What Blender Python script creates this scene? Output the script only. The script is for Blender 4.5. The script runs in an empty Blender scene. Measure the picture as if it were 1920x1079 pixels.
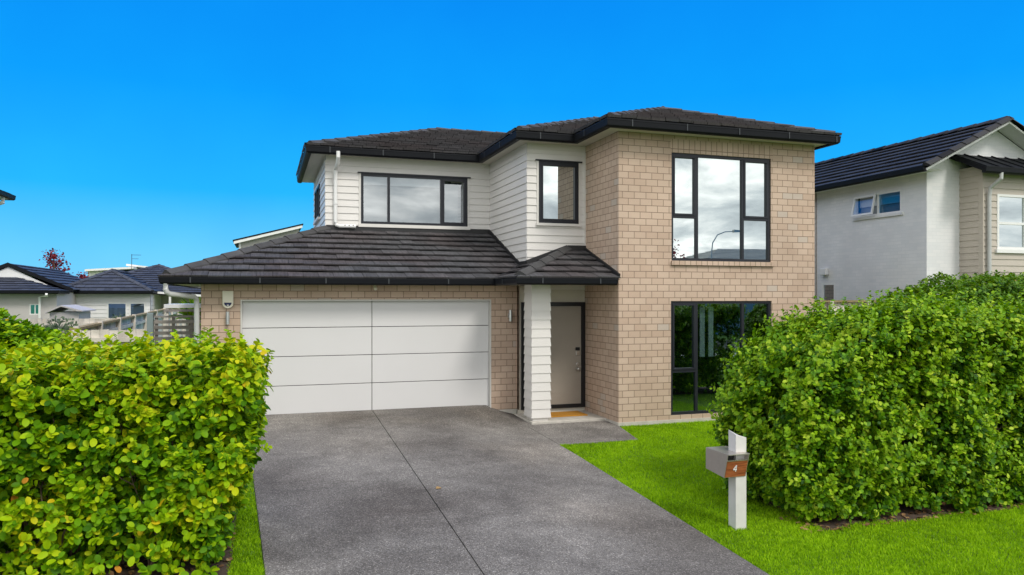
import bpy, math, random
import numpy as np
from mathutils import Vector, noise
R_ = math.radians
random.seed(7); rng = np.random.default_rng(11)
scene = bpy.context.scene
col = scene.collection
ORG = {}

# ------------------------------------------------------------------ helpers
def tag(o, label, cat, group=None):
    o['label'] = label; o['category'] = cat
    if group: o['group'] = group
    return o

def thing(name, loc, label, cat, group=None):
    o = bpy.data.objects.new(name, None); col.objects.link(o)
    o.location = loc; o.empty_display_size = .2
    ORG[o] = Vector(loc)
    return tag(o, label, cat, group)

def kind(o, k):
    o['kind'] = k
    return o

def clip(poly, i, val, keep_ge):
    out = []
    n = len(poly)
    for k in range(n):
        a, b = poly[k], poly[(k + 1) % n]
        ia = (a[i] >= val - 1e-9) if keep_ge else (a[i] <= val + 1e-9)
        ib = (b[i] >= val - 1e-9) if keep_ge else (b[i] <= val + 1e-9)
        if ia: out.append(a)
        if ia != ib:
            t = (val - a[i]) / (b[i] - a[i])
            q = [a[j] + t * (b[j] - a[j]) for j in range(2)]; q[i] = val
            out.append(tuple(q))
    return out

class MB:
    def __init__(s): s.v = []; s.f = []; s.t = []; s.uv = []
    def poly(s, pts, tint=.5, uv=None):
        n = len(s.v); s.v += [tuple(p) for p in pts]
        s.f.append(list(range(n, n + len(pts)))); s.t.append(tint)
        s.uv += uv if uv else [(0, 0)] * len(pts)
        return s
    def hexa(s, p, tint=.5):
        # p: 8 points, bottom ring 0-3 (ccw from above), top ring 4-7
        n = len(s.v); s.v += [tuple(q) for q in p]
        for f in ((3, 2, 1, 0), (4, 5, 6, 7), (0, 1, 5, 4), (1, 2, 6, 5), (2, 3, 7, 6), (3, 0, 4, 7)):
            s.f.append([n + i for i in f]); s.t.append(tint); s.uv += [(0, 0)] * 4
        return s
    def box(s, x0, x1, y0, y1, z0, z1, tint=.5):
        return s.hexa([(x0, y0, z0), (x1, y0, z0), (x1, y1, z0), (x0, y1, z0), (x0, y0, z1), (x1, y0, z1), (x1, y1, z1), (x0, y1, z1)], tint)
    def bar(s, a, b, w, h, up=(0, 0, 1), tint=.5):
        a, b = Vector(a), Vector(b); d = (b - a).normalized(); up = Vector(up)
        sd = d.cross(up)
        if sd.length < 1e-4: sd = d.cross(Vector((1, 0, 0)))
        sd.normalize(); u = sd.cross(d).normalized()
        sd *= w / 2; u *= h / 2
        return s.hexa([a - sd - u, a + sd - u, b + sd - u, b - sd - u, a - sd + u, a + sd + u, b + sd + u, b - sd + u], tint)
    def tube(s, pts, r, n=10, tint=.5, caps=True):
        pts = [Vector(p) for p in pts]; rs = r if isinstance(r, (list, tuple)) else [r] * len(pts)
        rings = []
        for i, p in enumerate(pts):
            d = (pts[min(i + 1, len(pts) - 1)] - pts[max(i - 1, 0)]).normalized()
            a = d.cross(Vector((0, 0, 1)))
            if a.length < .05: a = d.cross(Vector((0, 1, 0)))
            a.normalize(); b = d.cross(a)
            base = len(s.v)
            for k in range(n):
                t = 2 * math.pi * k / n
                s.v.append(tuple(p + a * math.cos(t) * rs[i] + b * math.sin(t) * rs[i]))
            rings.append(base)
        for i in range(len(rings) - 1):
            for k in range(n):
                s.f.append([rings[i] + k, rings[i] + (k + 1) % n, rings[i + 1] + (k + 1) % n, rings[i + 1] + k]); s.t.append(tint); s.uv += [(0, 0)] * 4
        if caps:
            for rb in (rings[0], rings[-1]):
                s.f.append([rb + k for k in range(n)]); s.t.append(tint); s.uv += [(0, 0)] * n
        return s
    def prism(s, prof, a, b, tint=.5):
        # profile of 3-D points extruded by vector b-a
        d = Vector(b) - Vector(a); n = len(prof); base = len(s.v)
        s.v += [tuple(p) for p in prof] + [tuple(Vector(p) + d) for p in prof]
        s.f.append(list(range(base, base + n))[::-1]); s.t.append(tint); s.uv += [(0, 0)] * n
        s.f.append(list(range(base + n, base + 2 * n))); s.t.append(tint); s.uv += [(0, 0)] * n
        for i in range(n):
            j = (i + 1) % n
            s.f.append([base + i, base + j, base + n + j, base + n + i]); s.t.append(tint); s.uv += [(0, 0)] * 4
        return s
    def build(s, name, mat, parent=None, smooth=False, origin=None, bevel=0, recalc=True):
        org = ORG[parent] if parent is not None else Vector(origin or (0, 0, 0))
        me = bpy.data.meshes.new(name)
        me.from_pydata([tuple(Vector(p) - org) for p in s.v], [], s.f)
        at = me.attributes.new('tint', 'FLOAT', 'FACE'); at.data.foreach_set('value', s.t)
        uv = me.uv_layers.new(name='UVMap'); uv.data.foreach_set('uv', [c for p in s.uv for c in p])
        if recalc:
            import bmesh
            bm = bmesh.new(); bm.from_mesh(me); bmesh.ops.recalc_face_normals(bm, faces=bm.faces); bm.to_mesh(me); bm.free()
        if smooth: me.shade_smooth()
        me.materials.append(mat)
        o = bpy.data.objects.new(name, me); col.objects.link(o)
        if parent is not None: o.parent = parent
        else: o.location = org
        ORG[o] = org
        if bevel:
            m = o.modifiers.new('bevel', 'BEVEL'); m.width = bevel; m.segments = 2; m.limit_method = 'ANGLE'
        return o

# ------------------------------------------------------------------ materials
def new_mat(name):
    m = bpy.data.materials.new(name); m.use_nodes = True
    nt = m.node_tree; nt.nodes.clear()
    return m, nt, nt.nodes, nt.links

def N(nt, typ, **kw):
    n = nt.nodes.new(typ)
    for k, v in kw.items():
        if k in n.inputs: n.inputs[k].default_value = v
        else: setattr(n, k, v)
    return n

def ramp(nt, stops, fac):
    r = nt.nodes.new('ShaderNodeValToRGB'); e = r.color_ramp.elements
    while len(e) > 1: e.remove(e[0])
    e[0].position = stops[0][0]; e[0].color = stops[0][1]
    for p, c in stops[1:]:
        q = e.new(p); q.color = c
    nt.links.new(fac, r.inputs[0])
    return r

def c4(c, k=1): return (c[0] * k, c[1] * k, c[2] * k, 1)

def mix(nt, a, b, fac, mode='MIX'):
    m = nt.nodes.new('ShaderNodeMix'); m.data_type = 'RGBA'; m.blend_type = mode
    for sock, val in ((m.inputs[0], fac), (m.inputs[6], a), (m.inputs[7], b)):
        if hasattr(val, 'is_linked') or hasattr(val, 'links'): nt.links.new(val, sock)
        else: sock.default_value = val
    return m.outputs[2]

def math_(nt, op, a, b=0.0):
    m = nt.nodes.new('ShaderNodeMath'); m.operation = op
    for i, val in enumerate((a, b)):
        if hasattr(val, 'links'): nt.links.new(val, m.inputs[i])
        else: m.inputs[i].default_value = val
    return m.outputs[0]

def plain(name, c, rough=.5, var=.08, scale=3, bump=.0, bscale=60, metallic=0, spec=.5, tintamt=0):
    m, nt, nd, lk = new_mat(name)
    geo = N(nt, 'ShaderNodeNewGeometry')
    no = N(nt, 'ShaderNodeTexNoise', Scale=scale, Detail=6.0, Roughness=.6); lk.new(geo.outputs['Position'], no.inputs['Vector'])
    r = ramp(nt, [(.3, c4(c, 1 - var)), (.7, c4(c, 1 + var))], no.outputs['Fac'])
    colr = r.outputs[0]
    if tintamt:
        at = N(nt, 'ShaderNodeAttribute', attribute_name='tint')
        g = ramp(nt, [(0, c4((1 - tintamt,) * 3)), (1, c4((1 + tintamt,) * 3))], at.outputs['Fac'])
        colr = mix(nt, colr, g.outputs[0], 1.0, 'MULTIPLY')
    b = N(nt, 'ShaderNodeBsdfPrincipled', Roughness=rough, Metallic=metallic); b.inputs['Specular IOR Level'].default_value = spec
    lk.new(colr, b.inputs['Base Color'])
    if bump:
        n2 = N(nt, 'ShaderNodeTexNoise', Scale=bscale, Detail=4.0); lk.new(geo.outputs['Position'], n2.inputs['Vector'])
        bp = N(nt, 'ShaderNodeBump', Strength=bump, Distance=.01); lk.new(n2.outputs['Fac'], bp.inputs['Height']); lk.new(bp.outputs[0], b.inputs['Normal'])
    o = N(nt, 'ShaderNodeOutputMaterial'); lk.new(b.outputs[0], o.inputs[0])
    return m

def wall_uv(nt):
    # u along the wall, v up, chosen from the face normal
    geo = N(nt, 'ShaderNodeNewGeometry')
    sp = N(nt, 'ShaderNodeSeparateXYZ'); nt.links.new(geo.outputs['Position'], sp.inputs[0])
    sn = N(nt, 'ShaderNodeSeparateXYZ'); nt.links.new(geo.outputs['True Normal'], sn.inputs[0])
    ax = math_(nt, 'GREATER_THAN', math_(nt, 'ABSOLUTE', sn.outputs[0]), .5)
    u = math_(nt, 'ADD', math_(nt, 'MULTIPLY', sp.outputs[1], ax), math_(nt, 'MULTIPLY', sp.outputs[0], math_(nt, 'SUBTRACT', 1.0, ax)))
    cb = N(nt, 'ShaderNodeCombineXYZ'); nt.links.new(u, cb.inputs[0]); nt.links.new(sp.outputs[2], cb.inputs[1])
    return geo, cb.outputs[0]

def brick_mat(name, c1, c2, mortar, bw, bh, ms, off=(0, 0), bump=.3, soldier=False, rough=.85, odd=None, grain=True):
    m, nt, nd, lk = new_mat(name)
    geo, uv = wall_uv(nt)
    mp = N(nt, 'ShaderNodeMapping'); mp.inputs['Location'].default_value = (off[0], off[1], 0); lk.new(uv, mp.inputs[0])
    br = N(nt, 'ShaderNodeTexBrick'); br.offset = 0 if soldier else .5; br.squash = 1
    br.inputs['Color1'].default_value = (0, 0, 0, 1); br.inputs['Color2'].default_value = (1, 1, 1, 1); br.inputs['Mortar'].default_value = (.5, .5, .5, 1)
    br.inputs['Scale'].default_value = 1; br.inputs['Mortar Size'].default_value = ms; br.inputs['Mortar Smooth'].default_value = .15
    br.inputs['Bias'].default_value = 0; br.inputs['Brick Width'].default_value = bw; br.inputs['Row Height'].default_value = bh
    lk.new(mp.outputs[0], br.inputs['Vector'])
    stops = [(0, c4(c1)), (.8, c4(c2))]
    if odd: stops += [(.955, c4(c2)), (.965, c4(odd))]
    cr = ramp(nt, stops, br.outputs['Color'])
    no = N(nt, 'ShaderNodeTexNoise', Scale=1.1, Detail=5.0); lk.new(geo.outputs['Position'], no.inputs['Vector'])
    big = ramp(nt, [(.3, c4((.92,) * 3)), (.7, c4((1.07,) * 3))], no.outputs['Fac'])
    cc = mix(nt, cr.outputs[0], big.outputs[0], 1.0, 'MULTIPLY')
    h = br.outputs['Fac']
    if grain:
        ms_ = N(nt, 'ShaderNodeMapping'); ms_.inputs['Scale'].default_value = (220, 22, 1); lk.new(uv, ms_.inputs[0])
        n2 = N(nt, 'ShaderNodeTexNoise', Scale=1.0, Detail=3.0); lk.new(ms_.outputs[0], n2.inputs['Vector'])
        g2 = ramp(nt, [(.3, c4((.93,) * 3)), (.7, c4((1.06,) * 3))], n2.outputs['Fac'])
        cc = mix(nt, cc, g2.outputs[0], 1.0, 'MULTIPLY')
    cm = mix(nt, cc, c4(mortar), br.outputs['Fac'])
    b = N(nt, 'ShaderNodeBsdfPrincipled', Roughness=rough); b.inputs['Specular IOR Level'].default_value = .25
    lk.new(cm, b.inputs['Base Color'])
    bp = N(nt, 'ShaderNodeBump', Strength=bump, Distance=.008); bp.invert = True; lk.new(h, bp.inputs['Height']); lk.new(bp.outputs[0], b.inputs['Normal'])
    o = N(nt, 'ShaderNodeOutputMaterial'); lk.new(b.outputs[0], o.inputs[0])
    return m

def tile_mat(name, c, tintamt=.35, rough=.55, warm=None, grain=.35):
    m, nt, nd, lk = new_mat(name)
    at = N(nt, 'ShaderNodeAttribute', attribute_name='tint')
    g = ramp(nt, [(0, c4(c, .1)), (.05, c4(c, .12)), (.07, c4(c, 1 - tintamt)), (1, c4(c, 1 + tintamt))], at.outputs['Fac'])  # lowest tints near-black: shade in the gaps below tiles, put into the colour
    uv = N(nt, 'ShaderNodeUVMap'); mp = N(nt, 'ShaderNodeMapping'); mp.inputs['Scale'].default_value = (28, 2.5, 1); lk.new(uv.outputs[0], mp.inputs[0])
    n1 = N(nt, 'ShaderNodeTexNoise', Scale=1.0, Detail=4.0, Roughness=.7); lk.new(mp.outputs[0], n1.inputs['Vector'])
    gr = ramp(nt, [(.3, c4((1 - grain,) * 3)), (.7, c4((1 + grain,) * 3))], n1.outputs['Fac'])
    cc = mix(nt, g.outputs[0], gr.outputs[0], 1.0, 'MULTIPLY')
    geo = N(nt, 'ShaderNodeNewGeometry')
    n2 = N(nt, 'ShaderNodeTexNoise', Scale=.9, Detail=5.0); lk.new(geo.outputs['Position'], n2.inputs['Vector'])
    w = ramp(nt, [(.42, (1, 1, 1, 1)), (.62, c4(warm or (1, 1, 1)))], n2.outputs['Fac'])
    cc = mix(nt, cc, w.outputs[0], 1.0, 'MULTIPLY')
    b = N(nt, 'ShaderNodeBsdfPrincipled', Roughness=rough); b.inputs['Specular IOR Level'].default_value = .22
    lk.new(cc, b.inputs['Base Color'])
    bp = N(nt, 'ShaderNodeBump', Strength=.5, Distance=.008); lk.new(n1.outputs['Fac'], bp.inputs['Height']); lk.new(bp.outputs[0], b.inputs['Normal'])
    o = N(nt, 'ShaderNodeOutputMaterial'); lk.new(b.outputs[0], o.inputs[0])
    return m

def glass_mat(name, refl, tint=(.8, .85, .85), dark=None, gcol=(.93, .98, 1)):
    m, nt, nd, lk = new_mat(name)
    gl = N(nt, 'ShaderNodeBsdfGlossy', Roughness=.0); gl.inputs['Color'].default_value = c4(gcol)
    geo = N(nt, 'ShaderNodeNewGeometry')
    no = N(nt, 'ShaderNodeTexNoise', Scale=.8, Detail=1.0); lk.new(geo.outputs['Position'], no.inputs['Vector'])
    bp = N(nt, 'ShaderNodeBump', Strength=.02, Distance=.02); lk.new(no.outputs['Fac'], bp.inputs['Height']); lk.new(bp.outputs[0], gl.inputs['Normal'])
    if dark: tr = N(nt, 'ShaderNodeBsdfDiffuse'); tr.inputs['Color'].default_value = c4(dark)
    else: tr = N(nt, 'ShaderNodeBsdfTransparent'); tr.inputs['Color'].default_value = c4(tint)
    lw = N(nt, 'ShaderNodeLayerWeight', Blend=.15)
    f = math_(nt, 'ADD', math_(nt, 'MULTIPLY', lw.outputs['Fresnel'], 1 - refl), refl)
    ms = N(nt, 'ShaderNodeMixShader'); lk.new(f, ms.inputs[0]); lk.new(tr.outputs[0], ms.inputs[1]); lk.new(gl.outputs[0], ms.inputs[2])
    o = N(nt, 'ShaderNodeOutputMaterial'); lk.new(ms.outputs[0], o.inputs[0])
    return m

def leaf_mat(name, stops, transl=.35, rough=.35, spec=.3):
    m, nt, nd, lk = new_mat(name)
    at = N(nt, 'ShaderNodeAttribute', attribute_name='tint')
    cr = ramp(nt, [(p, c4(c)) for p, c in stops], at.outputs['Fac'])
    b = N(nt, 'ShaderNodeBsdfPrincipled', Roughness=rough); b.inputs['Specular IOR Level'].default_value = spec
    lk.new(cr.outputs[0], b.inputs['Base Color'])
    t = N(nt, 'ShaderNodeBsdfTranslucent')
    hs = N(nt, 'ShaderNodeHueSaturation', Saturation=1.1, Value=1.2); lk.new(cr.outputs[0], hs.inputs['Color']); lk.new(hs.outputs[0], t.inputs['Color'])
    ms = N(nt, 'ShaderNodeMixShader', Fac=transl); lk.new(b.outputs[0], ms.inputs[1]); lk.new(t.outputs[0], ms.inputs[2])
    o = N(nt, 'ShaderNodeOutputMaterial'); lk.new(ms.outputs[0], o.inputs[0])
    return m

M = {}
M['brick'] = brick_mat('tan_brick', (.484, .356, .272), (.540, .410, .320), (.19, .138, .10), .25, .1265, .0058, off=(.03, .095), odd=(.49, .41, .345))
M['brick_soldier'] = brick_mat('tan_brick_soldier', (.484, .356, .272), (.540, .410, .320), (.19, .138, .10), .124, .30, .0065, off=(.02, .02), soldier=True)
M['board'] = plain('cream_weatherboard', (.715, .69, .665), .45, .03, 2, .05, 40)
M['trim'] = plain('cream_trim', (.69, .665, .635), .45, .03)
M['soffit'] = plain('soffit_paint', (.62, .58, .50), .6, .03)
M['frame'] = plain('charcoal_aluminium', (.019, .021, .028), .4, .05, spec=.3)
M['gutter'] = plain('black_gutter_metal', (.008, .009, .012), .55, .08, 2, spec=.15)
M['bracket'] = plain('grey_gutter_joint', (.045, .05, .056), .5, .05, spec=.3)
M['flash'] = plain('black_flashing', (.015, .015, .017), .5, .1)
M['tile'] = tile_mat('charcoal_shake_tile', (.072, .071, .075), .28, .75, (1.0, .88, .86), .45)
M['tile_up'] = tile_mat('brown_charcoal_tile', (.058, .056, .060), .24, .75, (1.0, .90, .88), .35)
M['cap'] = plain('ridge_cap_tile', (.068, .067, .069), .75, .2, 4, .3, 30, tintamt=.15, spec=.25)
M['glass_hi'] = glass_mat('mirror_window_glass', .60, dark=(.02, .025, .03), gcol=(.90, .98, .97))
M['glass_lo'] = glass_mat('dark_window_glass', .36, tint=(.45, .58, .58), gcol=(.72, .92, .92))
M['glass_mid'] = glass_mat('curtained_window_glass', .30, tint=(.62, .66, .68))
M['glass_bg'] = glass_mat('far_window_glass', .35, dark=(.03, .04, .05))
M['glass_blue'] = glass_mat('blue_window_glass', .12, tint=(.16, .58, .88))
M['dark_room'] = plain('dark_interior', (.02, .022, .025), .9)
M['curtain'] = plain('grey_curtain', (.30, .32, .33), .9, .05)
M['blind'] = plain('white_blind', (.7, .72, .72), .7, .03)
M['garage_door'] = plain('pale_garage_door', (.645, .638, .64), .5, .012, 1.2, .03, 80)
M['groove'] = plain('dark_groove', (.03, .03, .03), .8)
M['jamb'] = plain('pale_jamb', (.60, .585, .55), .5, .03)
M['front_door'] = plain('taupe_door', (.31, .275, .235), .45, .05, 2)
M['black_frame'] = plain('black_door_frame', (.008, .009, .012), .35, .05)
M['steel'] = plain('brushed_steel', (.62, .62, .62), .28, .06, 8, metallic=1)
M['pvc'] = plain('white_pvc', (.78, .78, .77), .35, .03)
M['pvc_grey'] = plain('grey_downpipe', (.46, .47, .46), .4, .04)
M['concrete'] = plain('pale_concrete', (.50, .47, .42), .85, .15, 5, .3, 60)
M['mat'] = plain('coir_mat', (.48, .22, .02), .95, .15, 30, .8, 200)
M['wood'] = None
M['siren'] = plain('cream_plastic', (.74, .70, .58), .4, .02)
M['siren_blue'] = plain('navy_lens', (.01, .015, .07), .15, .02)
M['post'] = plain('pale_grey_post', (.60, .585, .565), .6, .07, 6, .1, 50)
M['mail_top'] = plain('brushed_mailbox_steel', (.54, .49, .45), .34, .05, 10, metallic=.75)
M['mail_side'] = M['mail_top']
M['white_fig'] = plain('silver_numeral', (.75, .75, .75), .4, .02)
M['bark'] = plain('hedge_bark', (.13, .09, .06), .9, .3, 8)
M['mulch'] = plain('mulch_soil', (.075, .05, .034), .95, .35, 12, .8, 40)
M['nb_white'] = brick_mat('white_painted_brick', (.69, .70, .71), (.74, .74, .745), (.66, .67, .68), .24, .086, .005, bump=.25, grain=False)
M['nb_board'] = plain('taupe_weatherboard', (.47, .42, .36), .5, .03)
M['nb_white_trim'] = plain('white_trim', (.75, .75, .74), .4, .03)
M['nb_tile'] = tile_mat('black_roof_tile', (.036, .035, .036), .22, .6, None, .2)
M['blue_tile'] = tile_mat('slate_blue_roof_tile', (.055, .062, .086), .25, .6, None, .2)
M['far_board'] = plain('pale_far_board', (.74, .73, .74), .55, .03)
M['far_taupe'] = plain('greige_far_wall', (.50, .465, .46), .6, .04)
M['paling'] = plain('weathered_paling', (.62, .57, .51), .9, .22, 3, .3, 30, tintamt=.18)
M['rail_wood'] = plain('lichen_rail', (.30, .23, .12), .9, .3, 5)
M['gate_wood'] = plain('dark_slat_wood', (.27, .245, .23), .8, .2, 5, tintamt=.2)
M['gate_post'] = plain('grey_green_post', (.22, .27, .28), .6, .05)

def wood_mat():
    m, nt, nd, lk = new_mat('varnished_timber')
    geo = N(nt, 'ShaderNodeNewGeometry'); mp = N(nt, 'ShaderNodeMapping'); mp.inputs['Scale'].default_value = (6, 20, 70); lk.new(geo.outputs['Position'], mp.inputs[0])
    no = N(nt, 'ShaderNodeTexNoise', Scale=1.0, Detail=5.0, Distortion=.6); lk.new(mp.outputs[0], no.inputs['Vector'])
    cr = ramp(nt, [(.3, c4((.16, .035, .012))), (.7, c4((.42, .13, .045)))], no.outputs['Fac'])
    b = N(nt, 'ShaderNodeBsdfPrincipled', Roughness=.45); lk.new(cr.outputs[0], b.inputs['Base Color'])
    o = N(nt, 'ShaderNodeOutputMaterial'); lk.new(b.outputs[0], o.inputs[0])
    return m
M['wood'] = wood_mat()

def drive_mat():
    m, nt, nd, lk = new_mat('exposed_aggregate')
    geo = N(nt, 'ShaderNodeNewGeometry'); P = geo.outputs['Position']
    a = N(nt, 'ShaderNodeTexNoise', Scale=.55, Detail=5.0, Roughness=.55, Distortion=.4); lk.new(P, a.inputs['Vector'])
    big = ramp(nt, [(.32, c4((.125, .115, .107))), (.5, c4((.180, .168, .156))), (.68, c4((.235, .220, .203)))], a.outputs['Fac'])
    f = N(nt, 'ShaderNodeTexNoise', Scale=3.2, Detail=5.0, Roughness=.7); lk.new(P, f.inputs['Vector'])
    med = ramp(nt, [(.3, c4((.80,) * 3)), (.7, c4((1.2,) * 3))], f.outputs['Fac'])
    v = N(nt, 'ShaderNodeTexVoronoi', Scale=95.0); lk.new(P, v.inputs['Vector'])
    sp = ramp(nt, [(0, c4((.35,) * 3)), (.45, c4((.90, .88, .87))), (.75, c4((1.3, 1.3, 1.3))), (1, c4((3.0, 2.95, 2.9)))], v.outputs['Color'])
    cc = mix(nt, big.outputs[0], med.outputs[0], 1.0, 'MULTIPLY')
    dn = N(nt, 'ShaderNodeTexNoise', Scale=1.6, Detail=4.0); lk.new(P, dn.inputs['Vector'])
    wv = N(nt, 'ShaderNodeVectorMath', operation='MULTIPLY_ADD'); lk.new(dn.outputs['Color'], wv.inputs[0]); wv.inputs[1].default_value = (1.3, 1.3, 0); lk.new(P, wv.inputs[2])
    for sx, sy, rad, tone in ((1.35, 8.5, 1.35, (.60, .57, .56)), (3.9, 14.2, 1.1, (.66, .62, .58)), (1.4, 14.2, .9, (.74, .70, .66)), (4.3, 7.6, 1.2, (.74, .72, .71)), (1.5, 11.9, 1.2, (1.16, 1.14, 1.10)), (4.0, 11.2, 1.2, (1.22, 1.18, 1.12)), (3.6, 8.2, 1.0, (1.24, 1.21, 1.17)), (.6, 10.1, .7, (1.22, 1.21, 1.2)), (2.6, 13.6, .6, (1.2, 1.18, 1.12))):
        dv = N(nt, 'ShaderNodeVectorMath', operation='DISTANCE'); lk.new(wv.outputs[0], dv.inputs[0]); dv.inputs[1].default_value = (sx + .65, sy + .65, -.2)
        st = ramp(nt, [(.0, c4(tone)), (.35, c4(tuple((t * 2 + 1) / 3 for t in tone))), (1, (1, 1, 1, 1))], math_(nt, 'DIVIDE', dv.outputs['Value'], rad))
        cc = mix(nt, cc, st.outputs[0], 1.0, 'MULTIPLY')
    cc = mix(nt, cc, sp.outputs[0], .8, 'MULTIPLY')
    b = N(nt, 'ShaderNodeBsdfPrincipled', Roughness=.9); b.inputs['Specular IOR Level'].default_value = .15
    lk.new(cc, b.inputs['Base Color'])
    bp = N(nt, 'ShaderNodeBump', Strength=.5, Distance=.006); lk.new(v.outputs['Distance'], bp.inputs['Height']); lk.new(bp.outputs[0], b.inputs['Normal'])
    o = N(nt, 'ShaderNodeOutputMaterial'); lk.new(b.outputs[0], o.inputs[0])
    return m
M['drive'] = drive_mat()
M['soil'] = plain('lawn_base', (.09, .18, .008), .95, .3, 6, .5, 60)
M['grass'] = leaf_mat('lawn_grass', [(0, (.11, .22, .003)), (.5, (.24, .45, .005)), (1, (.43, .66, .015))], .4, .6, .1)
M['leafL'] = leaf_mat('yellow_green_leaves', [(0, (.035, .12, .003)), (.35, (.14, .31, .004)), (.65, (.34, .50, .005)), (.93, (.56, .58, .012)), (.975, (.58, .44, .01)), (1, (.60, .26, .03))], .25, .5, .12)
M['leafR'] = leaf_mat('mid_green_leaves', [(0, (.022, .085, .003)), (.4, (.10, .245, .005)), (.8, (.27, .44, .008)), (1, (.50, .62, .05))], .22, .45, .18)
M['leafB'] = leaf_mat('deep_green_leaves', [(0, (.035, .10, .008)), (.5, (.11, .235, .014)), (.9, (.24, .36, .025)), (1, (.30, .22, .05))], .3, .45, .2)
M['leaf_red'] = leaf_mat('maroon_leaves', [(0, (.06, .012, .02)), (.5, (.20, .02, .035)), (1, (.42, .04, .05))], .3, .5)
M['leaf_grey'] = leaf_mat('grey_green_leaves', [(0, (.08, .12, .07)), (1, (.22, .27, .17))], .2, .6)
M['asphalt'] = plain('asphalt', (.06, .06, .062), .9, .15, 2, .4, 120)

# ------------------------------------------------------------------ ground shape
def G(x, y):
    x0 = 4.2 - 2.2 * min(max((14.76 - y) / 1.8, 0), 1)
    t = min(max((x - x0) / (4.9 - x0), 0), 1); t = t * t * (3 - 2 * t)
    return -.02 - .028 * min(max(14.8 - y, 0), 12) - .19 * t

def sheet(name, xs, ys, dz, mat, k='structure'):
    mb = MB(); nx = len(xs)
    v = [(x, y, G(x, y) + dz) for y in ys for x in xs]
    f = [[j * nx + i, j * nx + i + 1, (j + 1) * nx + i + 1, (j + 1) * nx + i] for j in range(len(ys) - 1) for i in range(nx - 1)]
    mb.v = v; mb.f = f; mb.t = [.5] * len(f); mb.uv = [(0, 0)] * (4 * len(f))
    return kind(mb.build(name, mat, recalc=False), k)

def lin(a, b, n): return [a + (b - a) * i / n for i in range(n + 1)]
sheet('lawn', [-600, -200, -60, -25] + lin(-10, 20, 150) + [35, 80, 250, 700], [-500, -120, -40, -14] + lin(-6, 16, 88) + [22, 30, 60, 150, 400, 900], 0, M['soil'])

def slab_on_ground(name, poly_fn, x0, x1, ys, thick, mat, nx=14):
    # ground-following slab: x range may depend on y
    mb = MB(); rows = []
    for y in ys:
        a, b = poly_fn(y)
        rows.append([(a + (b - a) * i / nx, y) for i in range(nx + 1)])
    for j in range(len(ys) - 1):
        for i in range(nx):
            q = [rows[j][i], rows[j][i + 1], rows[j + 1][i + 1], rows[j + 1][i]]
            mb.poly([(x, y, G(x, y) + thick) for x, y in q])
        for i in (0, nx):
            q0, q1 = rows[j][i], rows[j + 1][i]
            mb.poly([(q0[0], q0[1], G(*q0) + thick), (q1[0], q1[1], G(*q1) + thick), (q1[0], q1[1], G(*q1) - .1), (q0[0], q0[1], G(*q0) - .1)])
    for j in (0, len(ys) - 1):
        for i in range(nx):
            q0, q1 = rows[j][i], rows[j][i + 1]
            mb.poly([(q0[0], q0[1], G(*q0) + thick), (q1[0], q1[1], G(*q1) + thick), (q1[0], q1[1], G(*q1) - .1), (q0[0], q0[1], G(*q0) - .1)])
    return kind(mb.build(name, mat), 'structure')
JX0, JX1 = 1.995, 1.80
def joint(y): return JX0 + (JX1 - JX0) * (14.78 - y) / 10
def dl(y):
    if y > 11: return -.16
    return -.16 + .17 * min(max((11 - y) / 4, 0), 1.6) - (.03 * (4.5 - y) if y < 4.5 else 0)
def dr(y): return 4.685 - .03 * (11 - y) if y < 11 else 4.685
drys = lin(-3.2, 14.84, 72)
slab_on_ground('driveway', lambda y: (dl(y), joint(y) - .006), 0, 0, drys, .022, M['drive'], 10)
slab_on_ground('driveway', lambda y: (joint(y) + .006, dr(y) if y < 13.54 else 4.685 + .14 * min(1, (y - 13.5) / .04)), 0, 0, drys, .022, M['drive'], 16)
slab_on_ground('path', lambda y: (4.697, 6.17 + .21 * min(1, max(0, (y - 11.85) / 1.15))), 0, 0, lin(11.80, 13.53, 10), .021, M['drive'], 14)
# street behind the viewpoint
slab_on_ground('footpath', lambda y: (-60, 80), 0, 0, lin(-5.2, -3.6, 2), .03, M['concrete'], 60)
slab_on_ground('road', lambda y: (-80, 110), 0, 0, lin(-15, -7.5, 4), .01, M['asphalt'], 60)

# ------------------------------------------------------------------ building helpers
class Frame:
    """local wall frame: u along wall, w outward, z up"""
    def __init__(s, base, U, Nn): s.b = Vector(base); s.U = Vector(U); s.N = Vector(Nn)
    def p(s, u, w, z): return s.b + s.U * u + s.N * w + Vector((0, 0, z))
    def box(s, mb, u0, u1, w0, w1, z0, z1, tint=.5):
        P = s.p
        return mb.hexa([P(u0, w0, z0), P(u1, w0, z0), P(u1, w1, z0), P(u0, w1, z0), P(u0, w0, z1), P(u1, w0, z1), P(u1, w1, z1), P(u0, w1, z1)], tint)

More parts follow.
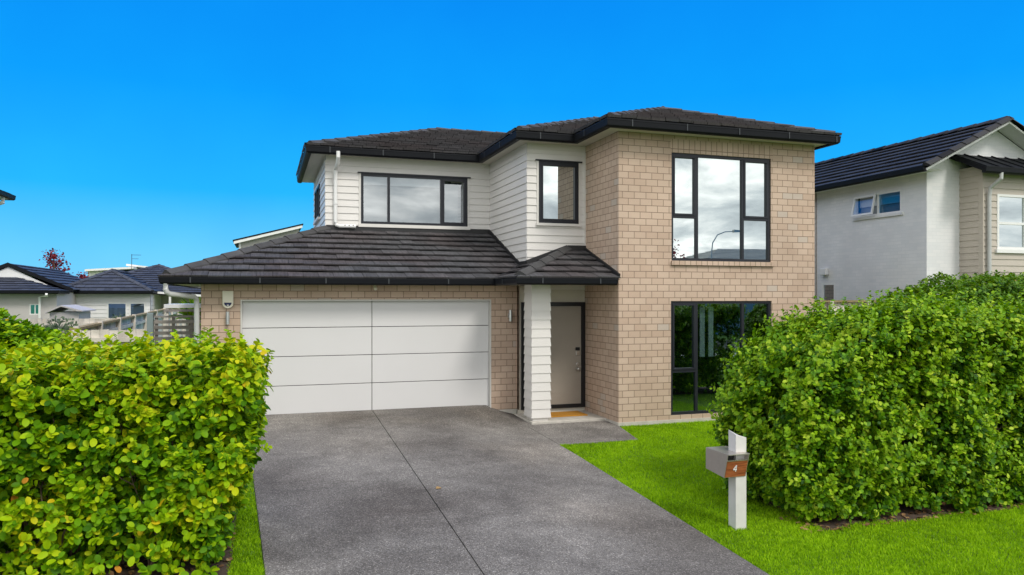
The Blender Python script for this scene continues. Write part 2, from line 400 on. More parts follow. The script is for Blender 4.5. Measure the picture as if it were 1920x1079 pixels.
def flat_wall(mb, F, u0, u1, z0, z1, holes=(), reveal=.10):
    us = sorted({u0, u1} | {h[0] for h in holes} | {h[1] for h in holes}); zs = sorted({z0, z1} | {h[2] for h in holes} | {h[3] for h in holes})
    for i in range(len(us) - 1):
        for j in range(len(zs) - 1):
            uc, zc = (us[i] + us[i + 1]) / 2, (zs[j] + zs[j + 1]) / 2
            if any(h[0] < uc < h[1] and h[2] < zc < h[3] for h in holes): continue
            mb.poly([F.p(us[i], 0, zs[j]), F.p(us[i + 1], 0, zs[j]), F.p(us[i + 1], 0, zs[j + 1]), F.p(us[i], 0, zs[j + 1])])
    for a, b, c, d in holes:
        r = -reveal
        mb.poly([F.p(a, 0, c), F.p(a, 0, d), F.p(a, r, d), F.p(a, r, c)]); mb.poly([F.p(b, 0, c), F.p(b, r, c), F.p(b, r, d), F.p(b, 0, d)])
        mb.poly([F.p(a, 0, d), F.p(b, 0, d), F.p(b, r, d), F.p(a, r, d)]); mb.poly([F.p(a, 0, c), F.p(a, r, c), F.p(b, r, c), F.p(b, 0, c)])

def boards(mb, F, u0, u1, z0, z1, sp=.1517, holes=(), lo=.024, hi=.005, zref=None, flat=False):
    zref = z0 if zref is None else zref
    k = math.floor((z0 - zref) / sp)
    while zref + k * sp < z1 - 1e-6:
        a = zref + k * sp; b = a + sp; k += 1
        za, zb = max(a, z0), min(b, z1)
        W = lambda z: lo + (hi - lo) * (z - a) / sp
        us = sorted({u0, u1} | {min(max(h[0], u0), u1) for h in holes} | {min(max(h[1], u0), u1) for h in holes})
        tn = random.random()
        for i in range(len(us) - 1):
            uc = (us[i] + us[i + 1]) / 2
            segs = [(za, zb)]
            for h in holes:
                if h[0] < uc < h[1]:
                    ns = []
                    for s0, s1 in segs:
                        if s0 < h[2]: ns.append((s0, min(s1, h[2])))
                        if s1 > h[3]: ns.append((max(s0, h[3]), s1))
                    segs = ns
            for s0, s1 in segs:
                if s1 - s0 < .002: continue
                mb.poly([F.p(us[i], W(s0), s0), F.p(us[i + 1], W(s0), s0), F.p(us[i + 1], W(s1), s1), F.p(us[i], W(s1), s1)], tn)
                if abs(s0 - a) < .001: mb.poly([F.p(us[i], 0, s0), F.p(us[i + 1], 0, s0), F.p(us[i + 1], lo, s0), F.p(us[i], lo, s0)], tn)

def window(parent, F, u0, u1, z0, z1, mull=(), trans=None, w=0.0, fw=.05, fd=.07, glass='glass_hi', frame='frame', sash=(), back=None, backd=.12, sill=None, name='window', trim=None):
    """frame mesh with panes (sub-parts). mull: list of u; trans: {column: z}; sash: set of (col,row) with an opening sash"""
    mb = MB(); trans = trans or {}
    F.box(mb, u0, u1, w - fd, w, z1 - fw, z1); F.box(mb, u0, u1, w - fd, w, z0, z0 + fw)
    F.box(mb, u0, u0 + fw, w - fd, w - .001, z0 + fw, z1 - fw); F.box(mb, u1 - fw, u1, w - fd, w - .001, z0 + fw, z1 - fw)
    edges = [u0 + fw / 2] + list(mull) + [u1 - fw / 2]
    for u in mull: F.box(mb, u - fw / 2, u + fw / 2, w - fd, w - .002, z0 + fw, z1 - fw)
    panes = []
    for c in range(len(edges) - 1):
        a, b = edges[c] + fw / 2, edges[c + 1] - fw / 2
        zs = [z0 + fw / 2] + ([trans[c]] if c in trans else []) + [z1 - fw / 2]
        if c in trans: F.box(mb, a, b, w - fd, w - .003, trans[c] - fw / 2, trans[c] + fw / 2)
        for r in range(len(zs) - 1):
            p, q = zs[r] + fw / 2, zs[r + 1] - fw / 2
            if (c, r) in sash:
                s = .034; o = .012
                F.box(mb, a, b, w - .05, w + o, q - s, q); F.box(mb, a, b, w - .05, w + o, p, p + s)
                F.box(mb, a, a + s, w - .05, w + o - .001, p + s, q - s); F.box(mb, b - s, b, w - .05, w + o - .001, p + s, q - s)
                panes.append((a + s, b - s, p + s, q - s))
            else: panes.append((a, b, p, q))
    fo = mb.build(name, M[frame], parent)
    for a, b, p, q in panes:
        pm = MB(); pm.poly([F.p(a - .004, w - .035, p - .004), F.p(b + .004, w - .035, p - .004), F.p(b + .004, w - .035, q + .004), F.p(a - .004, w - .035, q + .004)])
        pm.build('pane', M[glass], fo, recalc=False)
    if back:
        bm_ = MB(); F.box(bm_, u0 + .01, u1 - .01, w - backd - .01, w - backd, z0 + .01, z1 - .01); bm_.build('curtain', M[back], fo)
    if sill:
        sm = MB(); F.box(sm, u0 - .06, u1 + .06, -.02, sill[0], z0 - sill[1], z0 - .002); sm.build('sill', M[sill[2]], fo)
    if trim:
        t = .045
        for q0, q1 in ((u0 - t, u0 - .001), (u1 + .001, u1 + t)):
            tm = MB(); F.box(tm, q0, q1, 0, trim, z0, z1); tm.build('trim', M['trim'], fo)
        hm = MB(); F.box(hm, u0 - t - .03, u1 + t + .03, 0, trim + .035, z1 + .001, z1 + .028); hm.build('head_flashing', M['frame'], fo)
    return fo

def plane_z(px, slope, axis, sgn, e, z0):
    d = (px[axis] - e) * sgn
    return z0 + slope * d

def tile_plane(mb, pts, course=.345, width=.30, lift=.042, jit=.006, gap=.003, stag=.5, rt=.3):
    pts = [Vector(p) for p in pts]
    n = (pts[1] - pts[0]).cross(pts[2] - pts[0]).normalized()
    if n.z < 0: n = -n
    ev = (Vector((0, 0, 1)) - n * n.z).normalized(); eu = ev.cross(n).normalized()
    o = min(pts, key=lambda p: p.z)
    uvp = [((p - o).dot(eu), (p - o).dot(ev)) for p in pts]
    at = lambda u, v, h: o + eu * u + ev * v + n * h
    mb.poly([at(u, v, -.012) for u, v in uvp], .0, [(u, v) for u, v in uvp])  # under-sheet coloured near-black to stand in for shadow below the tile edges
    vmax = max(v for u, v in uvp); k = 0
    while k * course < vmax - .01:
        v0 = k * course; v1 = v0 + course
        band = clip(clip(uvp, 1, v0, True), 1, v1, False)
        if len(band) >= 3:
            ua, ub = min(p[0] for p in band), max(p[0] for p in band)
            offs = (k % 2) * stag * width + random.uniform(-.03, .03)
            j = math.floor((ua - offs) / width)
            while offs + j * width < ub:
                a = offs + j * width; j += 1
                w = random.uniform(-.02, .02) if jit else 0
                pc = clip(clip(band, 0, a + gap, True), 0, a + width - gap, False)
                if len(pc) < 3: continue
                tn = min(1, max(.1, random.gauss(.5, .22))); dj = random.uniform(-jit, jit); tl = random.uniform(-jit, jit) * .5
                H = lambda u, v: max(-.008, lift * (1 - (v - v0) / course) + dj + tl * ((u - a) / width - .5))
                mb.poly([at(u, v, H(u, v)) for u, v in pc], tn, [(u + k * 7.3, v) for u, v in pc])
                m = len(pc)
                for i in range(m):
                    p, q = pc[i], pc[(i + 1) % m]
                    if abs(p[1] - v0) < 1e-5 and abs(q[1] - v0) < 1e-5 and abs(p[0] - q[0]) > .01:
                        mb.poly([at(p[0], p[1], H(*p) - lift * .62), at(q[0], q[1], H(*q) - lift * .62), at(q[0], q[1], H(*q)), at(p[0], p[1], H(*p))], max(.08, tn * rt), [(p[0], 0), (q[0], 0), (q[0], 0), (p[0], 0)])  # riser tone cut by rt: course shadow line painted into the colour
        k += 1

def caps(mb, a, b, L=.42, w=.25, h=.05, drop=.045):
    a, b = Vector(a), Vector(b); d = b - a; n = max(1, round(d.length / L)); d.normalize(); L = (b - a).length / n
    sd = d.cross(Vector((0, 0, 1))).normalized(); up = sd.cross(d).normalized()
    for i in range(n):
        p, q = a + d * (L * i - .02), a + d * (L * (i + 1) + .03)
        l0, l1 = .022 + random.uniform(0, .006), .004
        prof = [(-.5, -drop), (-.47, -drop * .45), (-.08, h), (.08, h), (.47, -drop * .45), (.5, -drop)]
        A = [p + sd * x * w + up * (z + l0) for x, z in prof]; B = [q + sd * x * w * .92 + up * (z + l1) for x, z in prof]
        tn = random.random()
        for k in range(5): mb.poly([A[k], A[k + 1], B[k + 1], B[k]], tn)
        mb.poly(A, tn * .5)

def cap_lines(parent, mat, *lines, **kw):
    for a, b in lines:
        mb = MB(); caps(mb, a, b, **kw); mb.build('ridge_cap', mat, parent)

def sweep(mb, prof, path, closed=False):
    """prof: (out, z) points; path XY; right-hand side of travel is outside; mitred"""
    n = len(path); rings = []
    for i in range(n):
        p = Vector((path[i][0], path[i][1]))
        ds = []
        if i > 0: ds.append((p - Vector(path[i - 1])).normalized())
        if i < n - 1: ds.append((Vector(path[i + 1]) - p).normalized())
        ns = [Vector((d.y, -d.x)) for d in ds]
        if len(ns) == 2:
            m = (ns[0] + ns[1]).normalized(); m /= max(.3, m.dot(ns[0]))
        else: m = ns[0]
        rings.append([(p.x + m.x * o, p.y + m.y * o, z) for o, z in prof])
    k = len(prof)
    for i in range(n - 1):
        for j in range(k):
            jj = (j + 1) % k
            mb.poly([rings[i][j], rings[i + 1][j], rings[i + 1][jj], rings[i][jj]])
    mb.poly(rings[0]); mb.poly(rings[-1])

def gutter_prof(zt, h=.15, d=.125):
    # outer face at out=0, back at out=-d
    return [(-d, zt - h), (-.045, zt - h), (-.012, zt - h + .03), (-.004, zt - .035), (0, zt - .03), (0, zt), (-.014, zt), (-.016, zt - .05), (-d + .01, zt - .05), (-d + .01, zt + .0), (-d, zt)]

def joints(parent, path, zt, h, step=1.15):
    for i in range(len(path) - 1):
        a, b = Vector(path[i]), Vector(path[i + 1]); L = (b - a).length; d = (b - a) / L; o = Vector((d.y, -d.x))
        s = .5
        while s < L - .1:
            p = a + d * s; q = p + d * .022
            c0 = p + o * .003; c1 = q + o * .003
            mb = MB(); mb.bar((c0.x, c0.y, zt - h / 2 + .012), (c1.x, c1.y, zt - h / 2 + .012), .006, h - .03); mb.build('joint', M['bracket'], parent)
            s += step

# ------------------------------------------------------------------ main house
Yg, Ym, Xt, Yt, Yu = 14.76, 14.59, 6.39, 13.02, 17.3
Xgl, Xgr, Xur, Xul, Xtr = -1.083, 4.93, 5.11, 1.31, 10.89
house = thing('house', (4.5, 15.0, -.1), 'two storey tan brick and cream weatherboard house with charcoal roof and wide white garage door', 'house')
ZS = 5.345   # upper soffit
FR = lambda y: Frame((0, y, 0), (1, 0, 0), (0, -1, 0))      # walls facing the street (u = x)
FL = lambda x: Frame((x, 0, 0), (0, 1, 0), (-1, 0, 0))      # walls facing left (u = y)
FRt = lambda x: Frame((x, 0, 0), (0, 1, 0), (1, 0, 0))
FBk = lambda y: Frame((0, y, 0), (1, 0, 0), (0, 1, 0))

# garage walls
mb = MB(); flat_wall(mb, FR(Yg), Xgl, Xgr, -.1, 2.44, [(-.412, 4.388, -.11, 2.15)], .13)
flat_wall(mb, FL(Xgl), Yg, 23.5, -.1, 2.44); mb.poly([(Xgr, Yg, -.1), (Xgr, Ym, -.1), (Xgr, Ym, 2.44), (Xgr, Yg, 2.44)])
flat_wall(mb, FBk(23.5), Xgl, Xur, -.1, 2.44)
mb.build('garage_wall', M['brick'], house)
# tower walls
uw = (7.525, 9.817, 2.905, 5.01); lw = (7.512, 9.834, -.105, 2.118)
mb = MB(); flat_wall(mb, FR(Yt), Xt, Xtr, -.19, ZS, [uw, lw], .11)
flat_wall(mb, FL(Xt), Yt, Ym + .3, -.19, ZS); flat_wall(mb, FRt(Xtr), Yt, 24, -.19, ZS); flat_wall(mb, FBk(24), Xul + 3, Xtr, -.19, ZS)
mb.build('tower_wall', M['brick'], house)
mb = MB(); FR(Yt).box(mb, uw[0] - .02, uw[1] + .04, .0015, .004, uw[3], uw[3] + .262); mb.build('soldier_course', M['brick_soldier'], house)
for FF, q in ((FR(Yt), (Xt - .012, Xtr, -.2, .02, -.5, -.185)), (FL(Xt), (Yt, 14.55, -.2, .02, -.5, -.186)), (FR(Yg), (4.42, Xgr, -.2, .012, -.4, -.102)), (FR(Yg), (Xgl, -.45, -.2, .012, -.4, -.102))):
    mb = MB(); FF.box(mb, *q); mb.build('foundation', M['concrete'], house)
# weatherboard walls
zr = 2.86 - .0
mw = (5.345, 6.222, 3.715, 4.985)
aw = (2.076, 4.549, 3.85, 4.985)
mb = MB()
boards(mb, FR(Ym), Xur - .022, Xt - .03, 2.35, ZS - .13, holes=[mw], zref=2.255)
boards(mb, FL(Xur), Ym - .022, Yu, 2.5, ZS - .13, zref=2.255)
boards(mb, FR(Yu), Xul - .022, Xur, 3.3, ZS - .10, holes=[aw], zref=2.255)
sw = (19.0, 20.6, 4.15, 4.95)
boards(mb, FL(Xul), Yu - .022, 21.45, 3.0, ZS - .05, holes=[sw], zref=2.255)
mb.build('weatherboard_wall', M['board'], house, recalc=False)
for nm_, FF, q in (('frieze_board', FR(Ym), (Xur, Xt, 0, .012, ZS - .14, ZS)), ('frieze_board', FL(Xur), (Ym, Yu, 0, .012, ZS - .14, ZS)), ('frieze_board', FR(Yu), (Xul, Xur, 0, .012, ZS - .11, ZS)), ('corner_trim', FR(Ym), (Xt - .035, Xt - .002, 0, .032, 2.9, ZS - .14)), ('back_wall', FBk(21.45), (Xul, Xul + 3, -.02, 0, 2.5, ZS))):
    mb = MB(); FF.box(mb, *q); mb.build(nm_, M['trim'], house)
# backing behind the boards so nothing shows through
mb = MB()
flat_wall(mb, Frame((0, Ym + .001, 0), (1, 0, 0), (0, -1, 0)), Xur, Xt, 2.35, ZS, [mw], .2); flat_wall(mb, FL(Xur + .001), Ym, Yu, 2.3, ZS); flat_wall(mb, Frame((0, Yu + .001, 0), (1, 0, 0), (0, -1, 0)), Xul, Xur, 3.2, ZS, [aw], .2)
flat_wall(mb, FL(Xul + .001), Yu, 21.45, 2.4, ZS, [sw], .2)
mb.build('wall_backing', M['trim'], house)

# windows
window(house, FR(Yt), *uw, mull=(8.11, 9.165), trans={0: 3.77, 2: 3.77}, w=-.03, glass='glass_hi', sash={(0, 1), (2, 1)}, fw=.055)
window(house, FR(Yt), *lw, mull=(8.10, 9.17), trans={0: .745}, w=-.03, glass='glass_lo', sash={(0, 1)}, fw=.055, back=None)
window(house, FR(Ym), *mw, w=.045, fd=.1, glass='glass_hi', fw=.055, sash={(0, 0)}, sill=(.07, .055, 'trim'), trim=.034)
window(house, FR(Yu), *aw, mull=(2.70, 3.93), w=.045, fd=.1, glass='glass_mid', fw=.055, sash={(2, 0)}, back='curtain', backd=.16, sill=(.07, .075, 'trim'), trim=.034)
window(house, FL(Xul), *sw, mull=(19.8,), w=.045, fd=.1, glass='glass_bg', fw=.05, sill=(.08, .06, 'trim'))
# interior seen through the lower window and the blind of the upper one
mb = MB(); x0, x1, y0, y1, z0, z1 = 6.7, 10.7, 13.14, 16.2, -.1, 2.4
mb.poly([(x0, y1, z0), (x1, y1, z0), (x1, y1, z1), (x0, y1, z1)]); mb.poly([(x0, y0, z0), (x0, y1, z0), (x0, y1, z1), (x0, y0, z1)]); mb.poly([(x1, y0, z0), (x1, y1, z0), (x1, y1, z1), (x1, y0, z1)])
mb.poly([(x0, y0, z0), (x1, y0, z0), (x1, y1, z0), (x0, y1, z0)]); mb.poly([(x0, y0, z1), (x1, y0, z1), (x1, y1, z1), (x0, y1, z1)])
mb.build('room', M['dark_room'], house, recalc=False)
mb = MB()
for xa in (8.30, 8.50):
    for i in range(4): mb.tube([(xa + i * .028, 13.24, 1.0), (xa + i * .028, 13.24, 2.0)], .017, 8)
mb.build('curtain', M['blind'], house)
mb = MB(); FR(Yu).box(mb, 2.14, 3.90, -.10, -.085, 4.80, 4.93); FR(Yu).box(mb, 2.14, 3.90, -.085, -.08, 4.75, 4.80); mb.build('blind', M['blind'], house)
mb = MB()
for i in range(11): FR(Yu).box(mb, 4.36, 4.41, -.10, -.07, 3.98 + i * .075, 4.04 + i * .075)
mb.box(4.38, 4.39, Yu + .071, Yu + .075, 3.98, 4.79); mb.build('vertical_blind', M['frame'], house)
mb = MB(); FR(Yu).box(mb, 4.1, 4.18, -.1, -.07, 4.86, 4.90); mb.build('window_stay', M['frame'], house)
mb = MB(); FR(Yt).box(mb, uw[0] - .012, uw[1] + .05, -.02, .055, uw[2] - .085, uw[2] - .004); mb.build('sill', M['brick_soldier'], house)

# garage door
gd = MB(); F = FR(Yg); zs = [-.03, .525, 1.075, 1.618, 2.13]
for i in range(4):
    for a, b in ((-.385, 1.990), (2.002, 4.362)):
        F.box(gd, a, b, -.135, -.095, zs[i] + .006, zs[i + 1] - .006)
gdo = gd.build('garage_door', M['garage_door'], house, bevel=.004)
g2 = MB(); F.box(g2, -.40, 4.38, -.16, -.118, -.05, 2.14); g2.build('groove', M['groove'], gdo)
g3 = MB(); F.box(g3, -.410, -.386, -.12, .012, -.06, 2.148); F.box(g3, 4.363, 4.386, -.12, .012, -.10, 2.148); F.box(g3, -.386, 4.363, -.12, .011, 2.124, 2.148)
F.box(g3, 4.3, 4.37, -.13, -.02, -.1, -.03); g3.build('jamb', M['jamb'], gdo)

# porch: back wall, entrance door
mb = MB(); FR(Ym).box(mb, Xgr - .0, Xt, -.12, -.025, -.2, 2.42); mb.build('porch_wall', M['soffit'], house)
dm = MB(); F = FR(Ym); fl, fr_, ft, fb = 4.975, 6.375, 2.09, -.10
F.box(dm, fl, fr_, -.02, .03, ft - .085, ft); F.box(dm, fl, fr_, -.02, .03, fb + .0, fb + .075); F.box(dm, fr_ - .085, fr_, -.02, .028, fb + .075, ft - .085); F.box(dm, fl, fl + .06, -.02, .028, fb + .075, ft - .085); F.box(dm, 5.27, 5.33, -.02, .027, fb + .075, ft - .085)
dfo = dm.build('door_frame', M['black_frame'], house)
mb = MB(); F.box(mb, 5.03, 5.272, -.02, .0, -.03, 2.01); mb.build('sidelight', M['glass_lo'], dfo)
mb = MB()
for i in range(9): F.box(mb, 5.331, 6.289, -.02, .01, -.022 + i * .2253, -.022 + (i + 1) * .2253 - .004)
F.box(mb, 5.331, 6.289, -.02, .0075, -.022, 2.0)
fdo = mb.build('front_door', M['front_door'], house)
mb = MB(); F.box(mb, 6.165, 6.255, .01, .03, 1.085, 1.15); mb.build('keypad', M['black_frame'], fdo)
mb = MB(); F.box(mb, 6.172, 6.248, .01, .04, .985, 1.084); mb.build('lock', M['steel'], fdo, bevel=.006)
mb = MB(); mb.tube([F.p(6.21, .01, .80), F.p(6.21, .03, .80)], .034, 14); mb.build('deadbolt', M['steel'], fdo, bevel=.006)
mb = MB(); mb.tube([F.p(6.205, .01, .70), F.p(6.205, .05, .70)], [.033, .016], 14); mb.tube([F.p(6.205, .05, .70), F.p(6.205, .065, .70), F.p(6.205, .09, .70), F.p(6.205, .105, .70)], [.016, .03, .034, .016], 14); mb.build('handle', M['steel'], fdo, smooth=True)
# porch slab, column
mb = MB(); mb.box(4.83, Xt, 13.54, 14.62, -.5, -.178); mb.build('porch_slab', M['concrete'], house, bevel=.012)
cx0, cx1, cy0, cy1 = 4.86, 5.235, 13.62, 14.05
mb = MB(); z = -.12; sp = .171
while z < 2.42:
    zt = min(z + sp + .004, 2.44); o0, o1 = .013, -.002
    mb.hexa([(cx0 - o0, cy0 - o0, z), (cx1 + o0, cy0 - o0, z), (cx1 + o0, cy1 + o0, z), (cx0 - o0, cy1 + o0, z), (cx0 - o1, cy0 - o1, zt), (cx1 + o1, cy0 - o1, zt), (cx1 + o1, cy1 + o1, zt), (cx0 - o1, cy1 + o1, zt)], random.random())
    z += sp
mb.box(cx0 + .03, cx1 - .03, cy0 + .03, cy1 - .03, -.185, -.118)
mb.build('column', M['board'], house)

# lower roof
sl = .385; ze = 2.535
zg = lambda y: ze + sl * (y - 14.26)
lowx = lambda x, e: ze + sl * (x - e)
mb = MB()
tile_plane(mb, [(-1.73, 14.26, ze), (4.31, 14.26, ze), (5.11, 15.06, zg(15.06)), (5.11, 17.3, zg(17.3)), (1.31, 17.3, zg(17.3))], .36, .27, .045)
tile_plane(mb, [(-1.73, 14.26, ze), (1.31, 17.3, zg(17.3)), (1.31, 23.6, zg(17.3)), (-1.73, 23.6, ze)], .36, .27, .045)
tile_plane(mb, [(4.31, 12.92, ze), (5.97, 14.58, lowx(5.97, 4.31)), (5.97, 15.92, lowx(5.97, 4.31)), (4.31, 14.26, ze)], .36, .27, .045)
tile_plane(mb, [(4.31, 12.92, ze), (6.375, 12.92, ze), (6.375, 14.6, ze + sl * 1.68), (5.99, 14.6, ze + sl * 1.68)], .36, .27, .045)
lowroof = mb.build('lower_roof', M['tile'], house, recalc=False)
cap_lines(lowroof, M['cap'], ((-1.60, 14.39, ze + .07), (1.31, 17.3, zg(17.3) + .03)), ((4.43, 13.04, ze + .07), (5.97, 14.58, ze + sl * 1.66 + .03)))
mb = MB()
def fl(a, b, w=.03, h=.11): mb.bar(a, b, w, h)
fl((Xul, Yu - .03, 3.745), (Xur, Yu - .03, 3.745)); fl((Xur - .03, Yu - .03, 3.745), (Xur - .03, 15.06, zg(15.06) + .04)); fl((Xur - .03, 15.06, zg(15.06) + .04), (Xur - .03, Ym - .02, 2.85 + .03)); fl((Xur - .03, Ym - .03, 2.89), (5.98, Ym - .03, 3.22)); fl((5.98, Ym - .03, 3.215), (Xt, Ym - .03, 3.215))
fl((Xt - .02, Ym, 3.2), (Xt - .02, 12.94, ze + .06), .03, .08)
mb.bar((5.09, 15.04, zg(15.04) + .015), (4.34, 14.29, zg(14.29) + .015), .09, .02)
mb.build('flashing', M['flash'], lowroof)
lowpath = [(-1.73, 23.6), (-1.73, 14.26), (4.31, 14.26), (4.31, 12.92), (6.33, 12.92)]
mb = MB(); sweep(mb, gutter_prof(2.545, .125), lowpath); lg = mb.build('gutter', M['gutter'], house)
joints(lg, lowpath, 2.545, .125)
mb = MB(); mb.poly([(-1.65, 14.33, 2.435), (4.38, 14.33, 2.435), (4.38, 13.0, 2.435), (6.385, 13.0, 2.435), (6.385, 14.75, 2.435), (4.95, 14.75, 2.435), (4.95, 23.5, 2.435), (-1.65, 23.5, 2.435)])
mb.build('soffit', M['soffit'], house, recalc=False)

# upper roof
su = .362; zu = 5.455
zy = lambda y, e: zu + su * (y - e)
za = zu + su * 3.7; zb = zu + su * 3.05; zc = zu + su * 2.61
mb = MB()
tile_plane(mb, [(.85, 16.85, zu), (4.7, 16.85, zu), (8.4, 20.55, za), (4.55, 20.55, za)], lift=.075, rt=1.0, gap=.005)
tile_plane(mb, [(.85, 16.85, zu), (4.55, 20.55, za), (4.55, 21.5, za), (.85, 21.5, zu)], lift=.075, rt=1.0, gap=.005)
tile_plane(mb, [(4.7, 14.1, zu), (7.75, 17.15, zb), (7.75, 19.9, zb), (4.7, 16.85, zu)], lift=.075, rt=1.0, gap=.005)
tile_plane(mb, [(4.7, 14.1, zu), (5.93, 14.1, zu), (8.54, 16.71, zc), (8.98, 17.15, zb), (7.75, 17.15, zb)], lift=.075, rt=1.0, gap=.005)
tile_plane(mb, [(5.93, 12.55, zu), (8.54, 15.16, zc), (8.54, 16.71, zc), (5.93, 14.1, zu)], lift=.075, rt=1.0, gap=.005)
tile_plane(mb, [(5.93, 12.55, zu), (11.15, 12.55, zu), (8.54, 15.16, zc)], lift=.075, rt=1.0, gap=.005)
tile_plane(mb, [(11.15, 12.55, zu), (11.15, 19.3, zu), (8.54, 16.7, zc), (8.54, 15.16, zc)], lift=.075, rt=1.0, gap=.005)
for q in ([(8.54, 16.7, zc), (11.15, 19.3, zu), (8.98, 17.15, zb)], [(8.98, 17.15, zb), (11.15, 19.3, zu), (8.4, 20.55, za)], [(7.75, 17.15, zb), (8.98, 17.15, zb), (8.4, 20.55, za), (7.75, 19.9, zb)], [(8.4, 20.55, za), (11.15, 19.3, zu), (11.15, 24.3, zu)], [(4.55, 20.55, za), (8.4, 20.55, za), (11.15, 24.3, zu), (4.55, 24.3, zu)], [(4.55, 21.5, za - .3), (.85, 21.5, zu), (4.55, 21.5, zu)]):
    mb.poly(q, .5)
uproof = mb.build('upper_roof', M['tile_up'], house, recalc=False)
cap_lines(uproof, M['cap'], ((.96, 16.96, zu + .06), (4.55, 20.55, za + .02)), ((4.55, 20.55, za + .02), (8.4, 20.55, za + .02)), ((4.81, 14.21, zu + .06), (7.75, 17.15, zb + .02)), ((7.75, 17.15, zb + .02), (8.98, 17.15, zb + .02)), ((6.04, 12.66, zu + .06), (8.54, 15.16, zc + .02)), ((11.05, 12.65, zu + .06), (8.54, 15.16, zc + .02)), ((8.54, 15.16, zc + .02), (8.54, 16.6, zc + .02)))
uppath = [(.85, 21.5), (.85, 16.85), (4.7, 16.85), (4.7, 14.1), (5.93, 14.1), (5.93, 12.55), (11.15, 12.55), (11.15, 24.3)]
mb = MB(); sweep(mb, gutter_prof(zu + .01, .155), uppath); ug = mb.build('gutter', M['gutter'], house)
joints(ug, uppath[1:-1], zu + .01, .155)
mb = MB(); mb.poly([(x + (.08 if x < 8 else -.08), y + .08, ZS) for x, y in uppath[:-1]] + [(11.07, 24.3, ZS), (4.3, 24.3, ZS), (4.3, 21.5, ZS)]); mb.build('soffit', M['soffit'], house, recalc=False)

# downpipes
mb = MB(); xd = 1.53
mb.tube([(xd, 16.79, 5.36), (xd, 16.79, 5.24), (xd, 16.9, 5.12), (xd - .02, Yu - .085, 5.02), (xd - .02, Yu - .085, 3.86), (xd, Yu - .09, 3.80), (xd + .06, Yu - .12, 3.775), (xd + .42, Yu - .12, 3.775)], .042, 12)
for z in (4.25, 4.95): mb.tube([(xd - .02, Yu - .085, z), (xd - .02, Yu - .085, z + .05)], .049, 12)
dpo = mb.build('downpipe', M['pvc'], house, smooth=False)
for i in range(3):
    mb = MB(); mb.tube([(xd + .18 + i * .09, Yu - .163, 3.79), (xd + .18 + i * .09, Yu - .158, 3.79)], .012, 8); mb.build('drain_hole', M['groove'], dpo)
mb = MB(); mb.tube([(-1.62, 14.33, 2.43), (-1.62, 14.33, 2.33), (-1.60, 14.34, 2.28), (-1.56, 14.37, 2.25), (-1.19, 14.67, 2.20), (-1.155, 14.70, 2.16), (-1.15, 14.705, 2.10), (-1.15, 14.705, -.05)], .046, 12); mb.build('downpipe', M['pvc_grey'], house)

# ------------------------------------------------------------------ things on the house
F = FR(Yg)
sr = thing('alarm_siren', (-.625, Yg, 2.0), 'cream shield-shaped alarm siren with navy lens, left of the garage door', 'alarm')
pr = [(-.095, 2.31), (.095, 2.31)] + [(.095 * math.cos(t), 2.085 + .095 * math.sin(t)) for t in [-i * math.pi / 12 for i in range(13)]]
mb = MB(); mb.prism([F.p(-.625 + a, 0, z) for a, z in pr], F.p(0, 0, 0), F.p(0, .07, 0)); mb.build('case', M['siren'], sr, bevel=.012)
pr = [(.065 * math.cos(t), 2.095 + .068 * math.sin(t)) for t in [-i * math.pi / 12 for i in range(13)]]
mb = MB(); mb.prism([F.p(-.625 + a, .06, z) for a, z in pr], F.p(0, 0, 0), F.p(0, .022, 0)); mb.build('lens', M['siren_blue'], sr, bevel=.006)
mb = MB(); mb.box(-.64, -.61, Yg - .086, Yg - .08, 2.04, 2.055); mb.build('emblem', M['white_fig'], sr)
for xx, lab in ((-.63, 'silver cylinder wall light below the alarm siren, left of the garage door'), (4.775, 'silver cylinder wall light on the brick between garage door and porch column')):
    t = thing('wall_light', (xx, Yg, 1.7), lab, 'wall light', 'cylinder wall lights beside the garage door')
    mb = MB(); mb.tube([(xx, Yg - .075, 1.70), (xx, Yg - .075, 1.93)], .034, 16); mb.build('tube', M['steel'], t)
    mb = MB(); mb.box(xx - .035, xx + .035, Yg - .045, Yg, 1.77, 1.86); mb.build('bracket', M['steel'], t)
t = thing('security_sensor', (2.04, Yg, 2.33), 'small cream sensor under the eave above the middle of the garage door', 'sensor')
mb = MB(); mb.tube([(2.04, Yg, 2.39), (2.04, Yg - .03, 2.39)], .035, 14); mb.build('base', M['siren'], t)
mb = MB(); mb.tube([(2.04, Yg - .03, 2.385), (2.04, Yg - .06, 2.37), (2.04, Yg - .10, 2.355), (2.04, Yg - .115, 2.35)], [.02, .034, .034, .02], 14); mb.build('eye', M['siren'], t, smooth=True)
mb = MB(); mb.box(5.36, 6.16, 13.93, 14.45, -.178, -.153); tag(mb.build('doormat', M['mat'], origin=(5.7, 14.2, -.178), bevel=.008), 'orange brown coir doormat in front of the taupe front door', 'doormat')

